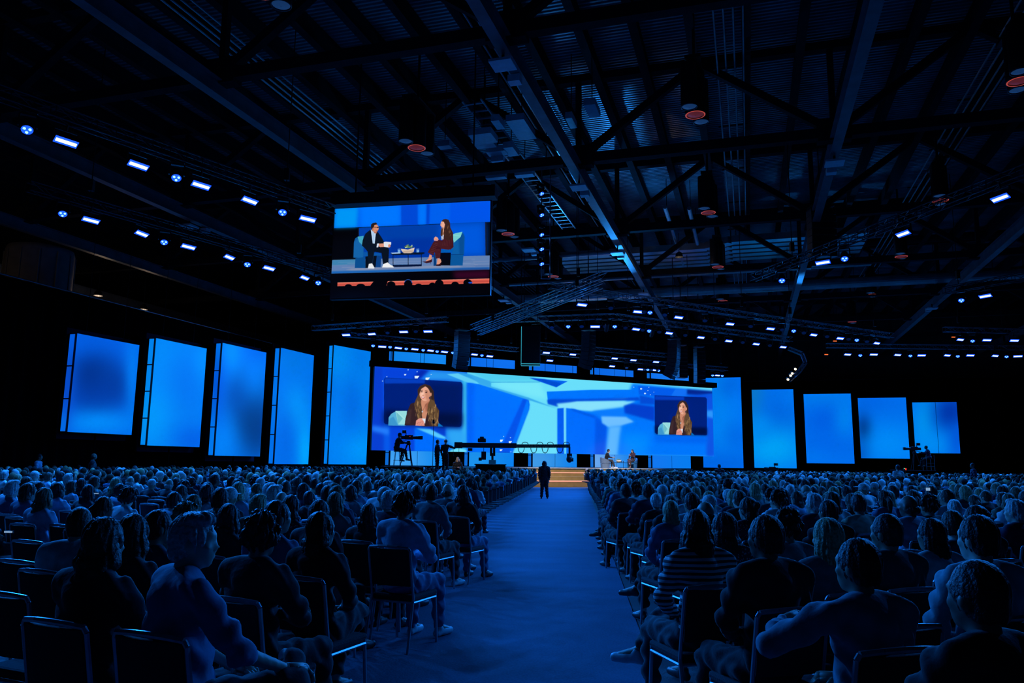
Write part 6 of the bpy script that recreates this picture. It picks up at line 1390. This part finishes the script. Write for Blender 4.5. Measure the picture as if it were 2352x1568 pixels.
for side, E_, az, sg in (('left', LE, LAZ, -1), ('right', RE, RAZ, 1)):
    fc = azv(az); rd = azv(az + 90) * sg
    for k in range(64):
        Yk = 3.4 + k * .98
        if side == 'right': Yk = 3.0 + k * 1.0
        E0 = np.array([ed(E_, Yk), Yk, 0]); gap = 0
        for i in range(80):
            if i and i % 16 == 0: gap += 1.3
            P = E0 + rd * (.32 + .56 * i + gap) + fc * rnd.uniform(-.05, .05)
            if P[1] < 2.6 or P[1] < .8: continue
            sv = (P - S0) @ ST
            if sv < TF + 3.2 or P @ BX < -26.5 or P @ AX > 70 or P @ BX > 44: break
            px, py = proj(P + ZV * 1.3)
            if px < -60 or px > 2420: continue
            if any(a < P[0] < b and c < P[1] < d for a, b, c, d in blocked): continue
            cand.append((float(P[1]), P, side, k, i, az))
cand.sort(key=lambda c: c[0])
tk = np.array(taken); ctk = np.array(chairs_taken)
LOOKS = [('lap', 'short', 'black'), ('lap_left', 'crop', 'black'), ('folded', 'short', 'brown'), ('woman_lap', 'long', 'brown'), ('woman_left', 'wavy', 'lightbrown'), ('crossed', 'parted', 'grey'), ('lap', 'fringe', 'grey'), ('woman_lap', 'bob', 'blond'), ('lean', 'short', 'black'), ('lap_left', 'parted', 'white'), ('woman_lap', 'long', 'blond'), ('crossed', 'curly', 'black'), ('woman_left', 'pony', 'brown'), ('lap', 'crop', 'brown'), ('folded', 'fringe', 'brown'), ('woman_lap', 'long', 'black'), ('phone', 'long', 'black'), ('lap', 'cap', 'grey')]
TOPS = ['black', 'navy', 'charcoal', 'pale', 'white', 'denim', 'lightblue', 'grey', 'black', 'green', 'tan', 'teal', 'maroon', 'navy', 'charcoal', 'white', 'lightblue']
nP = len(NEAR) + 5 + 8; nC = len(chairs_taken); far = []; farch = []
for (Y, P, side, k, i, az) in cand:
    r_ = random.Random(k * 997 + i * 31 + (5 if side == 'left' else 0))
    dC = np.min(np.hypot(*(ctk - P[:2]).T)); dP = np.min(np.hypot(*(tk - P[:2]).T))
    px, py = proj(P + ZV * 1.3); occ = .95
    if side == 'left' and Y < 16: occ = .62 if px < 560 else .86
    if side == 'left' and Y < 8.5: occ = 0
    if side == 'right' and Y < 9.5: occ = 0
    if dC > .5 and dP > .5:
        if nC < 300:
            st_ = 'occupied' if r_.random() < occ else 'empty'
            chair(P, -math.radians(az), 'black stacking chair, %s block, %s, %s seat from the aisle' % (side, rowname(k), nth(i + 1)), 'chairs of the %s block' % side); nC += 1
        else: farch.append((P, az))
    if dP < .55 or r_.random() > occ: 
        continue
    P2 = P + np.array([r_.uniform(-.05, .05), r_.uniform(-.06, .06), 0]); s = r_.uniform(.93, 1.03)
    if nP < 300:
        fg, hr, hc = r_.choice(LOOKS); tp = r_.choice(TOPS); lg = r_.choice(['black', 'charcoal', 'navy', 'denim']); sk = r_.choice([0, 1, 1, 2, 3, 4])
        lb = '%s%s-haired person, %s top, %s block, %s, %s from aisle' % ('capped ' if hr == 'cap' else HN[hr] + ' ', CN[hc].replace(' ', '-'), {'pale': 'pale grey', 'lightblue': 'light blue'}.get(tp, tp), side, rowname(k), nth(i + 1))
        person(fg, hr, hc, tp, lg, sk, lb, P2, -math.radians(az + r_.uniform(-8, 8)), s, group='seated audience of the %s block' % side); nP += 1
    else: far.append((P2, az + r_.uniform(-10, 10), s, r_))

# ---- the rest of the audience, too many and too small to pick apart: one object
def crowd():
    vi, fi = ico(2); vi = np.array(vi); fi = np.array(fi)
    v1, f1 = ico(1); v1 = np.array(v1); f1 = np.array(f1)
    mt, nt, b = _mat('distant_audience'); a_ = nt.nodes.new('ShaderNodeAttribute'); a_.attribute_name = 'tint'; nt.links.new(a_.outputs['Color'], b.inputs['Base Color']); b.inputs['Roughness'].default_value = .8; b.inputs['Specular IOR Level'].default_value = .15
    VS, FS, CS = [], [], []; n = 0
    for P, az, s, r_ in far:
        rz = -math.radians(az); c, sn = math.cos(rz), math.sin(rz); R_ = np.array([[c, -sn, 0], [sn, c, 0], [0, 0, 1]])
        hcol = HC[r_.choice(['black'] * 5 + ['brown'] * 5 + ['blond', 'grey', 'white', 'lightbrown', 'grey'])]; scol = SKIN[r_.choice([0, 1, 1, 2, 4])]; tcol = CL[r_.choice(TOPS + ['black', 'charcoal', 'navy', 'black'])]
        lng = r_.random() < .4; yaw = r_.uniform(-.5, .5); cy, sy_ = math.cos(yaw), math.sin(yaw); Ry = np.array([[cy, -sy_, 0], [sy_, cy, 0], [0, 0, 1]])
        parts = [((vi * [.078, .098, .115]) , fi, scol, (0, -.05, 1.20), 1), ((vi * [.086, .098, .108]) + [0, -.018, .025], fi, hcol, (0, -.05, 1.20), 1),
                 (v1 * [.19, .12, .22], f1, tcol, (0, -.1, .90), 0), (v1 * [.235, .10, .085], f1, tcol, (0, -.1, 1.01), 0), (v1 * [.06, .06, .08], f1, scol, (0, -.08, 1.10), 0)]
        if lng: parts.append((v1 * [.09, .06, .15] + [0, -.06, -.11], f1, hcol, (0, -.05, 1.20), 1))
        for V, Fc, cc, off, hd_ in parts:
            if hd_: V = V @ Ry.T
            V = ((V + off) * s) @ R_.T + P; VS.append(V); FS.append(Fc + n); CS.append(np.tile(np.array(cc) * r_.uniform(.8, 1.2), (len(V), 1))); n += len(V)
    V = np.vstack(VS); Fa = np.vstack(FS); me = bpy.data.meshes.new('audience_crowd'); me.vertices.add(len(V)); me.vertices.foreach_set('co', V.astype(np.float32).ravel())
    me.loops.add(len(Fa) * 3); me.loops.foreach_set('vertex_index', Fa.astype(np.int32).ravel()); me.polygons.add(len(Fa)); me.polygons.foreach_set('loop_start', (np.arange(len(Fa)) * 3).astype(np.int32)); me.polygons.foreach_set('loop_total', np.full(len(Fa), 3, np.int32)); me.update(calc_edges=True)
    me.polygons.foreach_set('use_smooth', [True] * len(me.polygons))
    at = me.attributes.new('tint', 'FLOAT_COLOR', 'POINT'); at.data.foreach_set('color', np.concatenate([np.vstack(CS), np.ones((len(V), 1))], 1).astype(np.float32).ravel())
    o = link_mesh('audience_crowd', me, mt); tag(o, 'dense seated audience filling both blocks up to the stage', 'audience', kind='stuff')
    m = MB()
    for P, az in farch:
        d, f_ = azv(az + 90), azv(az); m.box(P + f_ * -.27 + ZV * .72, (.42, .04, .34), d, f_, ZV); m.box(P + f_ * -.285 + ZV * .9, (.43, .025, .025), d, f_, ZV); m.box(P + ZV * .45, (.42, .42, .05), d, f_, ZV)
    o = m.build('chair_rows', M['fabric']); tag(o, 'rows of distant black stacking chairs under the seated audience', 'chairs', kind='stuff')
crowd()
print('people', nP, 'far', len(far), 'chairs', nC, 'farch', len(farch))
